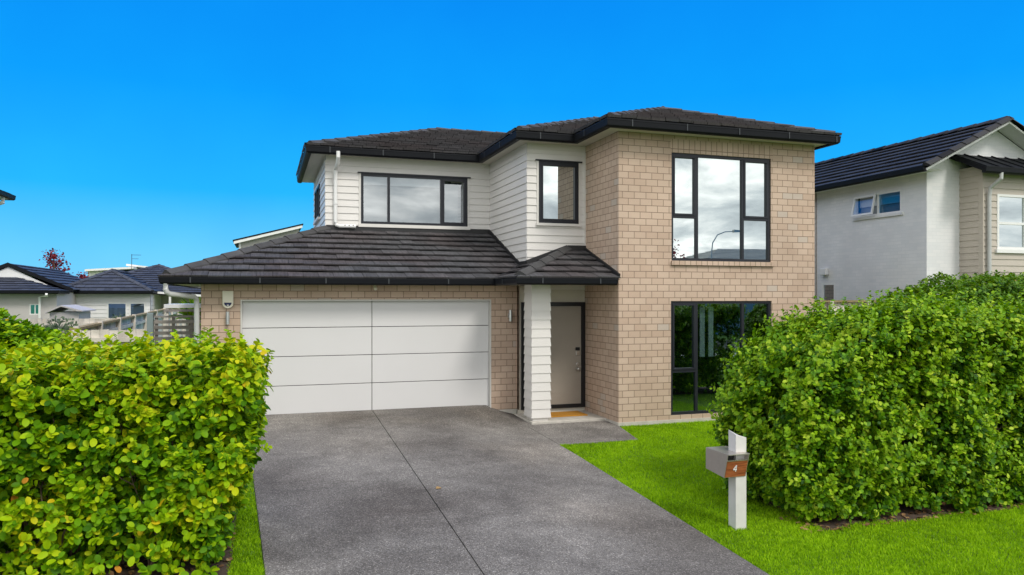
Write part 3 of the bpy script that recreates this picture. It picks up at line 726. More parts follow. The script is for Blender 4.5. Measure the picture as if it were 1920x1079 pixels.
# ------------------------------------------------------------------ mailbox
mbx = thing('mailbox', (5.1, 7.35, G(5.1, 7.35)), 'steel letterbox with timber front numbered 4 on a pale square post in the lawn', 'mailbox')
zt, zb_ = .455, .185; x0, x1, y0, y1 = 4.865, 5.145, 7.20, 7.64; rake = .075
pm = MB(); a0, a1, b0, b1 = 5.025, 5.165, 7.285, 7.43
pm.hexa([(a0, b0, -.5), (a1, b0, -.5), (a1, b1, -.5), (a0, b1, -.5), (a0, b0, .655), (a1, b0, .615), (a1, b1, .615), (a0, b1, .69)]); pm.build('post', M['post'], mbx, bevel=.005)
sm = MB()
side = lambda x: [(x, y0, zt), (x, y0 + rake, zb_), (x, y1, zb_ + .03), (x, y1, zt)]
th = .006
for x in (x0, x1 - th): sm.prism(side(x), (0, 0, 0), (th, 0, 0))
sm.box(x0 + th, x1 - th, y0 - .012, y1, zt - .006, zt + .002); sm.box(x0 + th, x1 - th, y1 - th, y1, zb_ + .03, zt - .006)
sm.hexa([(x0 + th, y0 + rake, zb_), (x1 - th, y0 + rake, zb_), (x1 - th, y1 - th, zb_ + .03), (x0 + th, y1 - th, zb_ + .03), (x0 + th, y0 + rake, zb_ + .006), (x1 - th, y0 + rake, zb_ + .006), (x1 - th, y1 - th, zb_ + .036), (x0 + th, y1 - th, zb_ + .036)])
fy = lambda z: y0 + rake * (zt - z) / (zt - zb_)
def slant(m, xa, xb, za_, zb2, d0, d1): m.hexa([(xa, fy(za_) + d0, za_), (xb, fy(za_) + d0, za_), (xb, fy(za_) + d1, za_), (xa, fy(za_) + d1, za_), (xa, fy(zb2) + d0, zb2), (xb, fy(zb2) + d0, zb2), (xb, fy(zb2) + d1, zb2), (xa, fy(zb2) + d1, zb2)])
slant(sm, x0 + th, x1 - th, .378, .386, -.014, .02)
bo = sm.build('box', M['mail_top'], mbx)
im = MB(); im.poly([(x0 + .008, y0 + .12, zb_ + .05), (x1 - .008, y0 + .12, zb_ + .05), (x1 - .008, y0 + .12, zt - .01), (x0 + .008, y0 + .12, zt - .01)]); im.build('slot', M['groove'], bo)
wm = MB(); slant(wm, x0 + .008, x1 - .008, zb_ + .004, .377, -.004, .012); wo = wm.build('timber_front', M['wood'], mbx)
nm = MB(); cxn = 4.985
def seg(ax, az, bx, bz, w=.011): nm.bar((ax, fy(az) - .007, az), (bx, fy(bz) - .007, bz), .006, w, up=(1, 0, 0) if abs(az - bz) > abs(ax - bx) else (0, 0, 1))
seg(cxn + .011, .252, cxn + .011, .326, .009); seg(cxn + .010, .325, cxn - .018, .278, .009); seg(cxn - .022, .275, cxn + .022, .275, .009)
nm.build('numeral', M['white_fig'], wo)

# ------------------------------------------------------------------ leaves
TPL = np.array([(0, 0, 0), (-.30, .28, .09), (-.33, .66, .07), (0, 1.0, -.06), (.33, .66, .07), (.30, .28, .09), (0, .33, 0), (0, .70, -.015)], dtype=np.float64)
TF = [(0, 6, 1), (1, 6, 7, 2), (2, 7, 3), (0, 5, 6), (6, 5, 4, 7), (7, 4, 3)]
TPL2 = np.array([(0, 0, 0), (-.20, .10, .05), (-.31, .34, .11), (-.34, .60, .10), (-.24, .85, .04), (0, 1.0, -.05), (.24, .85, .04), (.34, .60, .10), (.31, .34, .11), (.20, .10, .05), (0, .34, .01), (0, .66, 0)], dtype=np.float64)
TF2 = [(0, 10, 2, 1), (10, 11, 3, 2), (11, 5, 4, 3), (0, 9, 8, 10), (10, 8, 7, 11), (11, 7, 6, 5)]
def norm(a): return a / np.maximum(np.linalg.norm(a, axis=-1, keepdims=True), 1e-9)

def leaf_mesh(name, base, dirs, nors, size, tint, mat, parent, wid=1.0, TPL=TPL, TF=TF):
    n = len(base); d = norm(dirs); s = norm(np.cross(d, nors)); u = np.cross(s, d)
    T = TPL.copy(); T[:, 0] *= wid
    V = base[:, None, :] + size[:, None, None] * (T[None, :, 0:1] * s[:, None, :] + T[None, :, 1:2] * d[:, None, :] + T[None, :, 2:3] * u[:, None, :])
    V = V.reshape(-1, 3) - np.array(ORG[parent])
    k = len(TPL); lt = np.array([len(f) for f in TF]); flat = np.array([i for f in TF for i in f])
    loops = (flat[None, :] + (np.arange(n) * k)[:, None]).ravel(); tot = np.tile(lt, n); start = np.concatenate(([0], np.cumsum(tot)[:-1]))
    me = bpy.data.meshes.new(name)
    me.vertices.add(len(V)); me.vertices.foreach_set('co', V.ravel().astype(np.float32))
    me.loops.add(len(loops)); me.loops.foreach_set('vertex_index', loops.astype(np.int32))
    me.polygons.add(len(tot)); me.polygons.foreach_set('loop_start', start.astype(np.int32))
    me.update(calc_edges=True)
    at = me.attributes.new('tint', 'FLOAT', 'POINT'); at.data.foreach_set('value', np.repeat(tint, k).astype(np.float32))
    me.shade_smooth(); me.materials.append(mat)
    o = bpy.data.objects.new(name, me); col.objects.link(o); o.parent = parent; ORG[o] = ORG[parent]
    return o

def box_surface(lo, hi, n, r, faces):
    """rounded-box surface samples; faces e.g. {'-y':1,'+z':1,...}"""
    lo, hi = np.array(lo, float), np.array(hi, float); sz = hi - lo
    keys = list(faces); ar = []
    for f in keys:
        i = 'xyz'.index(f[1]); a = [j for j in range(3) if j != i]; ar.append(sz[a[0]] * sz[a[1]] * faces[f])
    ar = np.array(ar); ch = rng.choice(len(keys), n, p=ar / ar.sum())
    p = lo + rng.random((n, 3)) * sz
    for k, f in enumerate(keys):
        i = 'xyz'.index(f[1]); m = ch == k; p[m, i] = hi[i] if f[0] == '+' else lo[i]
    rr = np.minimum(r, sz / 2 - .01)
    q = np.clip(p, lo + rr, hi - rr); d = p - q; nn = norm(d)
    return q + nn * rr, nn

def hedge(t, lo, hi, n, mat, faces, size, deform=None, pit=None, r=.35, bulge=(.10, .05), tint0=.45, tsd=.2, topt=.0, per=7, depth=.32, hole=None, clumpv=.12, fine=False, shoots=0, sh_len=.2):
    p, nn = box_surface(lo, hi, n, r, faces)
    b = np.array([noise.noise(Vector(q) * 1.3) * bulge[0] + noise.noise(Vector(q) * 3.7 + Vector((5, 9, 2))) * bulge[1] for q in p])
    cv = np.array([noise.noise(Vector(q) * 2.4 + Vector((31, 3, 8))) for q in p])
    p = p + nn * b[:, None]
    dep = np.abs(rng.normal(0, depth, n)); p = p - nn * dep[:, None]
    if pit:
        pv = np.array([noise.noise(Vector(q) * pit[0] + Vector((3, 17, 5))) for q in p]); kp = (pv > pit[1]) | (dep > .30) | (rng.random(n) < .06)
        p, nn, cv, dep = p[kp], nn[kp], cv[kp], dep[kp]; n = len(p)
    if deform: p = deform(p)
    p[:, 2] = np.maximum(p[:, 2], np.array([G(a, c) for a, c in p[:, :2]]) + .04)
    if hole is not None:
        keep = hole(p, nn, dep); p, nn, cv, dep = p[keep], nn[keep], cv[keep], dep[keep]; n = len(p)
    ax = norm(nn * .75 + np.array([0, 0, .55]) + rng.normal(0, .38, (n, 3)))
    B = np.repeat(p, per, 0); A = np.repeat(ax, per, 0); m = n * per
    rad = rng.normal(0, 1, (m, 3)); rad = norm(rad - A * (rad * A).sum(1, keepdims=True))
    d = norm(rad * rng.uniform(.6, 1.1, (m, 1)) + A * rng.uniform(.05, .6, (m, 1)))
    nor = norm(A * .9 + np.array([0, 0, .25]) - rad * .25 + rng.normal(0, .25, (m, 3)))
    B = B + A * rng.uniform(-.07, .04, (m, 1)) + rad * .008
    sz = size * rng.uniform(.6, 1.2, m)
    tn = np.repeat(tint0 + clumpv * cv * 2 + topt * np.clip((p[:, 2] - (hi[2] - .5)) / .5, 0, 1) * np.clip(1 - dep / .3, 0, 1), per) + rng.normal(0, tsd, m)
    tn = np.clip(tn, 0, .94); odd = rng.random(m); tn = np.where(odd < .006, .975, tn); tn = np.where(odd < .0012, 1.0, tn)
    if shoots:
        ok = np.where((dep < .12) & (nn[:, 2] > -.35))[0]; k = rng.choice(ok, min(shoots, len(ok)), replace=False); q = 9
        sa = norm(nn[k] * .6 + np.array([0, 0, .75]) + rng.normal(0, .3, (len(k), 3))); L = sh_len * rng.uniform(.4, 1.25, len(k))
        f = np.tile(np.linspace(.15, 1, q), len(k)); A2 = np.repeat(sa, q, 0); m2 = len(A2)
        B2 = np.repeat(p[k], q, 0) + A2 * (np.repeat(L, q) * f)[:, None]
        r2 = rng.normal(0, 1, (m2, 3)); r2 = norm(r2 - A2 * (r2 * A2).sum(1, keepdims=True))
        B = np.concatenate([B, B2]); d = np.concatenate([d, norm(r2 + A2 * .55)]); nor = np.concatenate([nor, norm(A2 - r2 * .3 + rng.normal(0, .2, (m2, 3)))])
        sz = np.concatenate([sz, size * rng.uniform(.55, 1.0, m2)]); tn = np.concatenate([tn, np.clip(np.repeat(rng.normal(tint0 + .2, .12, len(k)), q) + rng.normal(0, .1, m2), 0, .94)])
    if fine: leaf_mesh('foliage', B, d, nor, sz, tn, mat, t, TPL=TPL2, TF=TF2)
    else: leaf_mesh('foliage', B, d, nor, sz, tn, mat, t)

def stems(t, lo, hi, count, mat, rad=.012, fan=.5):
    mb = MB()
    for i in range(count):
        x = random.uniform(lo[0] + .2, hi[0] - .2); y = random.uniform(lo[1] + .2, hi[1] - .2); g = G(x, y)
        for k in range(random.choice((2, 3, 4))):
            a = random.uniform(0, 6.28); top = random.uniform(.5, .92) * (hi[2] - g)
            sx, sy = math.cos(a) * fan * random.uniform(.3, 1), math.sin(a) * fan * random.uniform(.3, 1)
            pts = []
            for s in range(6):
                f = s / 5
                pts.append((min(max(x + sx * f ** 1.3 + random.uniform(-.03, .03), lo[0] + .12), hi[0] - .12), min(max(y + sy * f ** 1.3 + random.uniform(-.03, .03), lo[1] + .1), hi[1] - .1), g - .02 + top * f))
            r0 = rad * random.uniform(.7, 1.4)
            mb.tube(pts, [r0 * (1 - .75 * s / 5) for s in range(6)], 5, caps=False)
            for q in range(3):
                b = Vector(pts[random.choice((1, 2, 3, 4))]); e = b + Vector((random.uniform(-.3, .3), random.uniform(-.3, .3), random.uniform(.05, .35)))
                e.x = min(max(e.x, lo[0] + .02), hi[0] - .02); e.y = min(max(e.y, lo[1] + .02), hi[1] - .02)
                mb.tube([b, (b + e) / 2 + Vector((0, 0, .03)), e], [r0 * .5, r0 * .4, r0 * .2], 4, caps=False)
    mb.build('branches', mat, t, recalc=False, smooth=True)

# left hedge
lo, hi = (-5.0, 6.95, -.30), (-.05, 9.0, 1.69)
tL = thing('hedge', (-2.0, 8.1, G(-2, 8.1)), 'large yellow green clipped hedge left of the driveway, nearest the viewer', 'hedge')
def defL(p):
    w = np.clip((p[:, 0] + 1.6) / 1.5, 0, 1); p = p.copy(); z = p[:, 2]
    p[:, 0] -= w * (.40 * np.clip(.85 - z, 0, 2) * .8); return p
def holeL(p, n, dep):
    # sparse woody bottom of the hedge
    pr = np.clip((.55 - p[:, 2]) / .6, 0, 1) * .66
    return (rng.random(len(p)) > pr) & (p[:, 0] > -3.6)
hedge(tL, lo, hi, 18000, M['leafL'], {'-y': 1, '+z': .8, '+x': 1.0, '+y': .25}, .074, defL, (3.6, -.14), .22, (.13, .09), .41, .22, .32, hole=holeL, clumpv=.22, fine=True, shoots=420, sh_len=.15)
stems(tL, (-3.4, 7.05, 0), (-.25, 8.9, 1.8), 60, M['bark'], .014)
# second hedge behind it
lo, hi = (-7.0, 11.2, -.1), (-2.35, 12.8, 2.24)
tL2 = thing('hedge', (-4.6, 12.0, G(-4.6, 12)), 'rounded mid green hedge behind the big yellow green hedge, at the left edge', 'hedge')
def defL2(p):
    p = p.copy(); w = np.clip((p[:, 0] + 4.6) / 2.2, 0, 1); p[:, 2] -= w ** 1.5 * .36 * np.clip(p[:, 2], 0, 3); return p
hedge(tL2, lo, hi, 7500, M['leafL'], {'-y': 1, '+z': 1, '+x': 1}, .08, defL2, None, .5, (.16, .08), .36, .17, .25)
stems(tL2, lo, (hi[0] - .3, hi[1], 1.7), 16, M['bark'])
# right street hedge
lo, hi = (5.62, 7.0, -.45), (12.5, 8.7, 1.97)
tR = thing('hedge', (8.5, 7.9, G(8.5, 7.9)), 'large dark leafy green hedge at the right, in front of the brick tower', 'hedge')
def defR(p):
    p = p.copy(); w = np.clip((8.2 - p[:, 0]) / 2.4, 0, 1); z = p[:, 2]
    p[:, 0] += w * (.55 * np.clip(z - .95, 0, 2) + 1.45 * np.clip(z - 1.45, 0, 1) + .28 * np.clip(.45 - z, 0, 1))
    return p
def holeR(p, n, dep): return (p[:, 0] < 10.2) | (rng.random(len(p)) < .65)
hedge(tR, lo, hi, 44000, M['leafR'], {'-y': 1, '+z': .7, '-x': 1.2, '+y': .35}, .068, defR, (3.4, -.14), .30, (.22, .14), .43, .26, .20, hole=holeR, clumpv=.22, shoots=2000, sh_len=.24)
stems(tR, (5.95, 7.15, 0), (11, 8.5, 1.65), 60, M['bark'], .013)
# taller hedge behind on the right
lo, hi = (10.95, 10.3, -.2), (19, 12.0, 2.60)
tR2 = thing('hedge', (14, 11.2, G(14, 11.2)), 'taller dull green hedge behind the street hedge, below the white neighbouring house', 'hedge')
def defR2(p):
    p = p.copy(); w = np.clip((12.9 - p[:, 0]) / 1.8, 0, 1); p[:, 2] -= w ** 2 * .30 * np.clip(p[:, 2] - .5, 0, 3); return p
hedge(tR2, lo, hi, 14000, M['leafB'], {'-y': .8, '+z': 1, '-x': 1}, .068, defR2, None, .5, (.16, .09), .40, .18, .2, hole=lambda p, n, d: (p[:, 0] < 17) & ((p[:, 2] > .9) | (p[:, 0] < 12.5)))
stems(tR2, (10.8, 10.5, 0), (16.5, 11.8, 2.2), 20, M['bark'])

# mulch under the hedges
def mulch(x0, x1, y0, y1, n=30):
    mb = MB(); xs = lin(x0, x1, n)
    for i in range(n):
        q = [(xs[i], y0 + .06 * math.sin(xs[i] * 5)), (xs[i + 1], y0 + .06 * math.sin(xs[i + 1] * 5)), (xs[i + 1], y1), (xs[i], y1)]
        mb.poly([(a, b, G(a, b) + .012) for a, b in q])
    return kind(mb.build('soil', M['mulch'], recalc=False), 'structure')
mulch(-5.2, -.28, 6.95, 9.2); mulch(5.95, 13.6, 7.0, 8.6, 40)
# litter of dry leaves on the mulch
lit = bpy.data.objects.new('leaf_litter', None)
col.objects.link(lit); ORG[lit] = Vector((0, 0, 0))
n = 900
bx = np.concatenate([rng.uniform(5.7, 11, 600), rng.uniform(-3, -.25, 300)]); by = np.concatenate([rng.uniform(6.92, 7.5, 600), rng.uniform(7.1, 8.2, 300)])
bz = np.array([G(a, c) for a, c in zip(bx, by)]) + .022
dd = rng.normal(0, 1, (n, 3)); dd[:, 2] *= .25
M['leaf_dry'] = leaf_mat('dry_leaves', [(0, (.10, .06, .03)), (.6, (.28, .15, .07)), (1, (.40, .27, .12))], .15, .8)
lt_ = leaf_mesh('leaf_litter', np.stack([bx, by, bz], 1), dd, np.tile([0, 0, 1.0], (n, 1)) + rng.normal(0, .3, (n, 3)), rng.uniform(.03, .07, n), rng.random(n), M['leaf_dry'], lit)
lt_.parent = None; kind(lt_, 'stuff'); bpy.data.objects.remove(lit)
# single dry leaf on the drive
lf = thing('fallen_leaf', (2.02, 9.1, G(2, 9.1) + .022), 'small orange dry leaf lying on the driveway beside the centre joint', 'leaf')
leaf_mesh('blade', np.array([[2.0, 9.1, G(2, 9.1) + .03]]), np.array([[.8, .5, .05]]), np.array([[0, -.3, 1.]]), np.array([.09]), np.array([.9]), M['leaf_dry'], lf)

# ------------------------------------------------------------------ grass blades
def grass(regs):
    P = []
    for f, x0, x1, y0, y1, dens in regs:
        n = int((x1 - x0) * (y1 - y0) * dens); q = np.stack([rng.uniform(x0, x1, n), rng.uniform(y0, y1, n)], 1)
        P.append(q[f(q[:, 0], q[:, 1])])
    p = np.concatenate(P); n = len(p)
    z = np.array([G(a, b) for a, b in p])
    cl = np.array([noise.noise(Vector((a * 2.2, b * 2.2, 0))) for a, b in p]); c2 = np.array([noise.noise(Vector((a * 9, b * 9, 4))) for a, b in p])
    hgt = rng.uniform(.025, .05, n) * (1 + .35 * cl); w = rng.uniform(.0028, .005, n)
    ang = rng.uniform(0, 6.283, n); lean = rng.uniform(.15, 1.0, n)
    d = np.stack([np.cos(ang), np.sin(ang)], 1); s = np.stack([-d[:, 1], d[:, 0]], 1)
    V = np.zeros((n, 5, 3))
    for k, (f, ww) in enumerate(((0, -1), (0, 1), (.55, -.8), (.55, .8), (1, 0))):
        V[:, k, 0] = p[:, 0] + d[:, 0] * hgt * lean * f ** 1.7 + s[:, 0] * w * ww; V[:, k, 1] = p[:, 1] + d[:, 1] * hgt * lean * f ** 1.7 + s[:, 1] * w * ww
        V[:, k, 2] = z - .003 + hgt * f * (1 - .25 * lean * f)
    fl_ = np.array([0, 1, 3, 2, 2, 3, 4]); tot = np.tile([4, 3], n); st = np.concatenate(([0], np.cumsum(tot)[:-1]))
    loops = (fl_[None] + (np.arange(n) * 5)[:, None]).ravel()
    me = bpy.data.meshes.new('grass'); me.vertices.add(n * 5); me.vertices.foreach_set('co', V.ravel().astype(np.float32))
    me.loops.add(len(loops)); me.loops.foreach_set('vertex_index', loops.astype(np.int32)); me.polygons.add(2 * n); me.polygons.foreach_set('loop_start', st.astype(np.int32)); me.update(calc_edges=True)
    c3 = np.array([noise.noise(Vector((a * .8, b * .8, 9))) for a, b in p]); tn = np.clip(.55 + .2 * cl + .22 * c2 + .25 * c3 + rng.normal(0, .22, n), 0, 1)
    at = me.attributes.new('tint', 'FLOAT', 'POINT'); at.data.foreach_set('value', np.repeat(tn, 5).astype(np.float32)); me.shade_smooth(); me.materials.append(M['grass'])
    o = bpy.data.objects.new('grass', me); col.objects.link(o); return kind(o, 'stuff')
edge = lambda y: np.where(y < 11.80, 4.685 - .03 * np.clip(11 - y, 0, 20), 6.17 + .21 * np.clip((y - 11.85) / 1.15, 0, 1)) + .012
fR = lambda x, y: (x > edge(y)) & ~((y > 7.02 + .06 * np.sin(x * 5)) & (y < 8.55) & (x > 6.0))
fLs = lambda x, y: (x < -.16 + .17 * np.clip((11 - y) / 4, 0, 1.6) - .012) & ~((x < -.30) & (y > 6.98))
grass([(fR, 4.25, 6.6, 4.4, 9.0, 8500), (fR, 6.6, 10.5, 4.2, 7.1, 7500), (fR, 4.3, 9.5, 9.0, 12.98, 6000), (fR, 9.5, 14, 8.7, 12.9, 700), (fLs, -.7, .1, 5.5, 9.6, 8500), (fLs, -2.5, 0, 4.5, 7.2, 2500), (fLs, -2.4, -.1, 9.6, 14.6, 3500), (fR, 10.5, 14, 4.6, 7.0, 3000)])

# ------------------------------------------------------------------ neighbouring house, right
nb = thing('house', (17.6, 18, -.1), 'white painted brick two storey gabled house at the right edge, with a taupe weatherboard bay', 'house')
nx, ny, nxr, nyb = 15.3, 14.35, 19.5, 26.0
sp = .49; ex, er = 14.78, 20.02; xr = 17.4; ez = 5.27; rz = ez + sp * (xr - ex); gy = 13.85
mb = MB(); F = FL(nx)
w1 = (15.12, 16.7, 4.34, 4.92); w2 = (17.45, 18.0, .3, 2.6)
flat_wall(mb, F, ny, 18.2, -.3, 5.22, [w1, w2], .08)
flat_wall(mb, FR(ny), nx, nxr, -.3, 5.22); mb.poly([(nx, ny, 5.22), (nxr, ny, 5.22), (nxr, ny, ez + sp * (er - nxr) - .08), (xr, ny, rz - .08), (nx, ny, ez + sp * (nx - ex) - .08)])
flat_wall(mb, FRt(nxr), ny, nyb, -.3, 5.22); flat_wall(mb, FBk(nyb), nx, nxr, -.3, 5.22)
mb.build('brick_wall', M['nb_white'], nb)
mb = MB(); boards(mb, F, 18.2, nyb, -.3, 5.22, .16); mb.build('side_wall', M['nb_board'], nb, recalc=False)
mb = MB(); F.box(mb, 18.2, nyb, -.1, -.0, -.3, 5.22); mb.build('wall_backing', M['nb_board'], nb)
mb = MB(); tile_plane(mb, [(ex, gy, ez), (xr, gy, rz), (xr, 22.5, rz), (ex, 27, ez)], .36, .5, .045, .004)
tile_plane(mb, [(er, gy, ez), (er, 27, ez), (xr, 22.5, rz), (xr, gy, rz)], .36, .5, .045, .004)
mb.poly([(ex, 27, ez), (er, 27, ez), (xr, 22.5, rz)]); ro = mb.build('roof', M['nb_tile'], nb, recalc=False)
cap_lines(ro, M['nb_tile'], ((ex, gy + .03, ez + .03), (xr, gy + .05, rz + .03)), ((er, gy + .05, ez + .03), (xr, gy + .05, rz + .03)),  ((xr, gy + .1, rz + .03), (xr, 22.5, rz + .03)), ((ex, 27, ez + .03), (xr, 22.5, rz + .03)))
mb = MB()
mb.prism([(ex + .02, gy + .02, ez - .09), (xr, gy + .02, rz - .09), (er - .02, gy + .02, ez - .09), (er - .02, gy + .02, ez - .04), (xr, gy + .02, rz - .04), (ex + .02, gy + .02, ez - .04)], (0, 0, 0), (0, .03, 0)); mb.build('bargeboard', M['nb_white_trim'], ro)
mb = MB(); mb.poly([(ex, gy + .05, ez - .06), (xr, gy + .05, rz - .06), (xr, ny, rz - .06), (ex, ny, ez - .06)]); mb.poly([(er, gy + .05, ez - .06), (er, ny, ez - .06), (xr, ny, rz - .06), (xr, gy + .05, rz - .06)])
mb.poly([(ex + .05, gy + .05, 5.215), (nx, gy + .05, 5.215), (nx, 27, 5.215), (ex + .05, 27, 5.215)]); mb.build('soffit', M['nb_white_trim'], nb, recalc=False)
mb = MB(); sweep(mb, gutter_prof(ez + .03, .14), [(ex - .06, 27), (ex - .06, gy + .06)]); mb.build('gutter', M['gutter'], nb)
# side windows: left light is an open awning sash
fo = window(nb, F, *w1, mull=(15.90,), w=.0, glass='glass_mid', frame='nb_white_trim', fw=.045, sash=set(), sill=(.05, .07, 'nb_white'))
kids = [o for o in fo.children if o.name.startswith('pane')]
kids[0].data.materials[0] = M['glass_blue']; bpy.data.objects.remove(kids[1])     # the second light stands open
mb = MB(); S = Frame((nx, 0, 0), (0, 1, 0), (-1, 0, 0))
def tilt(z): return .02 + (4.90 - z) * .22
a, b, z0, z1 = 15.925, 16.68, 4.37, 4.90
def sbar(u0, u1, za_, zb2): mb.hexa([S.p(u0, tilt(za_), za_), S.p(u1, tilt(za_), za_), S.p(u1, tilt(za_) + .035, za_), S.p(u0, tilt(za_) + .035, za_), S.p(u0, tilt(zb2), zb2), S.p(u1, tilt(zb2), zb2), S.p(u1, tilt(zb2) + .035, zb2), S.p(u0, tilt(zb2) + .035, zb2)])
sbar(a, b, z1 - .05, z1); sbar(a, b, z0, z0 + .05); sbar(a, a + .05, z0 + .05, z1 - .05); sbar(b - .05, b, z0 + .05, z1 - .05); mb.build('sash', M['nb_white_trim'], fo)
mb = MB(); mb.poly([S.p(a + .05, tilt(z0) + .015, z0 + .05), S.p(b - .05, tilt(z0) + .015, z0 + .05), S.p(b - .05, tilt(z1) + .02, z1 - .05), S.p(a + .05, tilt(z1) + .02, z1 - .05)]); mb.build('sash_glass', glass_mat('clear_window_glass', .10, tint=(.9, .93, .94)), fo, recalc=False)
mb = MB(); S.box(mb, 15.14, 16.68, -.16, -.15, 4.62, 4.90); mb.build('blind', M['blind'], fo)
mb = MB(); S.box(mb, 15.13, 16.69, -.20, -.19, 4.35, 4.91); mb.build('curtain', M['curtain'], fo)
window(nb, F, *w2, w=.0, glass='glass_bg', frame='nb_white_trim', fw=.06)
# bay
bx0, bx1, by0 = 16.35, 19.2, 13.72
bw = (16.78, 18.6, 3.35, 4.68)
mb = MB(); boards(mb, FR(by0), bx0 - .02, bx1, -.3, 5.2, .155, [bw]); boards(mb, FL(bx0), by0 - .02, ny, -.3, 5.35, .155); mb.build('bay_wall', M['nb_board'], nb, recalc=False)
mb = MB(); flat_wall(mb, FR(by0 + .001), bx0, bx1, -.3, 5.3, [bw], .1); flat_wall(mb, FL(bx0 + .001), by0, ny, -.3, 5.35); flat_wall(mb, FRt(bx1), by0, ny, -.3, 5.3); FL(bx0).box(mb, by0 - .03, by0 + .09, 0, .03, -.3, 5.0); mb.build('bay_backing', M['nb_board'], nb)
window(nb, FR(by0), *bw, mull=(17.69,), trans={0: 3.98, 1: 3.98}, w=.03, glass='glass_hi', frame='nb_white_trim', fw=.06, sill=(.07, .09, 'nb_white_trim'))
mb = MB(); ry = 13.35
mb.prism([(16.0, ry, 5.12), (16.0, ry, 5.24), (16.0, ny, 5.72), (16.0, ny, 5.6)], (0, 0, 0), (3.6, 0, 0)); bo2 = mb.build('bay_roof', M['gutter'], nb)
mb = MB()
for i in range(8): mb.bar((16.03 + i * .45, ry, 5.252), (16.03 + i * .45, ny - .01, 5.731), .03, .03)
mb.build('seam', M['gutter'], bo2)
mb = MB(); sweep(mb, gutter_prof(5.26, .15), [(15.99, ry - .03), (19.7, ry - .03)]); mb.build('gutter', M['gutter'], nb)
mb = MB(); xd = 16.52; mb.tube([(xd, ry + .03, 5.13), (xd, ry + .03, 5.0), (xd - .06, by0 - .11, 4.8), (xd - .06, by0 - .08, 4.6), (xd - .06, by0 - .08, -.2)], .045, 12); mb.build('downpipe', M['pvc_grey'], nb)
mb = MB(); F.box(mb, 17.70, 17.95, 0, .12, 2.82, 3.02); mb.build('vent', M['nb_white_trim'], nb, bevel=.02)

# ------------------------------------------------------------------ fences and gate
def paling_fence(name, a, b, za0, zb0, h0, label, cap=True, post_h=.12, tilt_=None, posts=2.4, front=1):
    """a,b XY; tops za0->zb0; palings with rails and posts"""
    A, B = Vector((a[0], a[1], 0)), Vector((b[0], b[1], 0)); L = (B - A).length; d = (B - A) / L; nrm = Vector((d.y, -d.x, 0)) * front
    t = thing(name, (a[0], a[1], G(*a)), label, 'fence')
    mb = MB(); n = int(L / .15)
    for i in range(n):
        s0, s1 = L * i / n + .004, L * (i + 1) / n - .004; z = za0 + (zb0 - za0) * (s0 / L) + random.uniform(-.012, .012)
        p, q = A + d * s0, A + d * s1; o = nrm * -.02
        mb.hexa([p + Vector((0, 0, z - h0)), q + Vector((0, 0, z - h0)), q + o + Vector((0, 0, z - h0)), p + o + Vector((0, 0, z - h0)), p + Vector((0, 0, z)), q + Vector((0, 0, z)), q + o + Vector((0, 0, z)), p + o + Vector((0, 0, z))], random.random())
    mb.build('palings', M['paling'], t)
    if cap:
        c = MB(); c.bar(A + Vector((0, 0, za0 + .02)) + nrm * .02, B + Vector((0, 0, zb0 + .02)) + nrm * .02, .15, .05); c.build('capping', M['rail_wood'], t)
    for f in (.12, .75):
        r = MB(); r.bar(A + nrm * .03 + Vector((0, 0, za0 - f * h0)), B + nrm * .03 + Vector((0, 0, zb0 - f * h0)), .05, .09); r.build('rail', M['paling'], t)
    k = int(L / posts)
    for i in range(k + 1):
        s = min(L - .06, .06 + i * posts); z = za0 + (zb0 - za0) * s / L
        m = MB(); p = A + d * s + nrm * .06; m.box(p.x - .05, p.x + .05, p.y - .05, p.y + .05, G(p.x, p.y) - .1, z + post_h); m.build('post', M['paling'], t)
    return t
paling_fence('fence', (-3.7, 17.4), (-3.7, 41), 1.52, 1.80, 1.8, 'long weathered paling fence receding along the left boundary behind the big hedge', post_h=.08, front=1)
paling_fence('fence', (-14, 27.5), (-3.85, 27.5), 1.5, 1.5, 1.6, 'grey paling fence facing the viewer below the white bungalow windows', cap=False, post_h=.03)
paling_fence('fence', (-3.7, 17.38), (-2.36, 17.38), 1.52, 1.52, 1.7, 'short low grey fence between the hedge and the gate post', cap=False, posts=5, post_h=0)
paling_fence('fence', (10.95, 15.4), (15.25, 15.4), 2.07, 2.07, 2.3, 'timber fence between the brick tower and the white neighbouring house', post_h=.02, posts=1.15)
t = thing('side_gate', (-1.7, 17.5, -.02), 'dark horizontal slat gate between grey post and garage corner', 'gate')
mb = MB()
for i in range(14): mb.box(-2.2, -1.12, 17.5, 17.525, .1 + i * .118, .1 + i * .118 + .07, random.random())
mb.build('slats', M['gate_wood'], t)
mb = MB()
for xx in (-2.19, -1.86, -1.5, -1.16): mb.box(xx, xx + .06, 17.526, 17.57, .05, 1.76)
mb.box(-2.2, -1.1, 17.49, 17.58, 1.76, 1.80); mb.build('gate_frame', M['gate_wood'], t)
mb = MB(); mb.box(-2.33, -2.21, 17.42, 17.54, -.1, 1.86); tag(mb.build('gate_post', M['gate_post'], origin=(-2.27, 17.48, -.1), bevel=.008), 'blue grey square post at the left end of the slat gate', 'post')
t = thing('lean_to_roof', (-1.6, 20.5, -.02), 'small white flat lean-to roof on thin posts behind the slat gate', 'shelter')
mb = MB(); mb.box(-2.3, -1.1, 20, 22, 1.93, 2.02); mb.build('roof', M['nb_white_trim'], t)
for xx in (-2.25, -1.2):
    mb = MB(); mb.box(xx, xx + .05, 20.02, 20.07, 0, 1.93); mb.build('post', M['paling'], t)
mb = MB(); mb.box(-2.3, -1.1, 19.98, 20.0, 1.84, 1.90); mb.build('beam', M['gate_wood'], t)

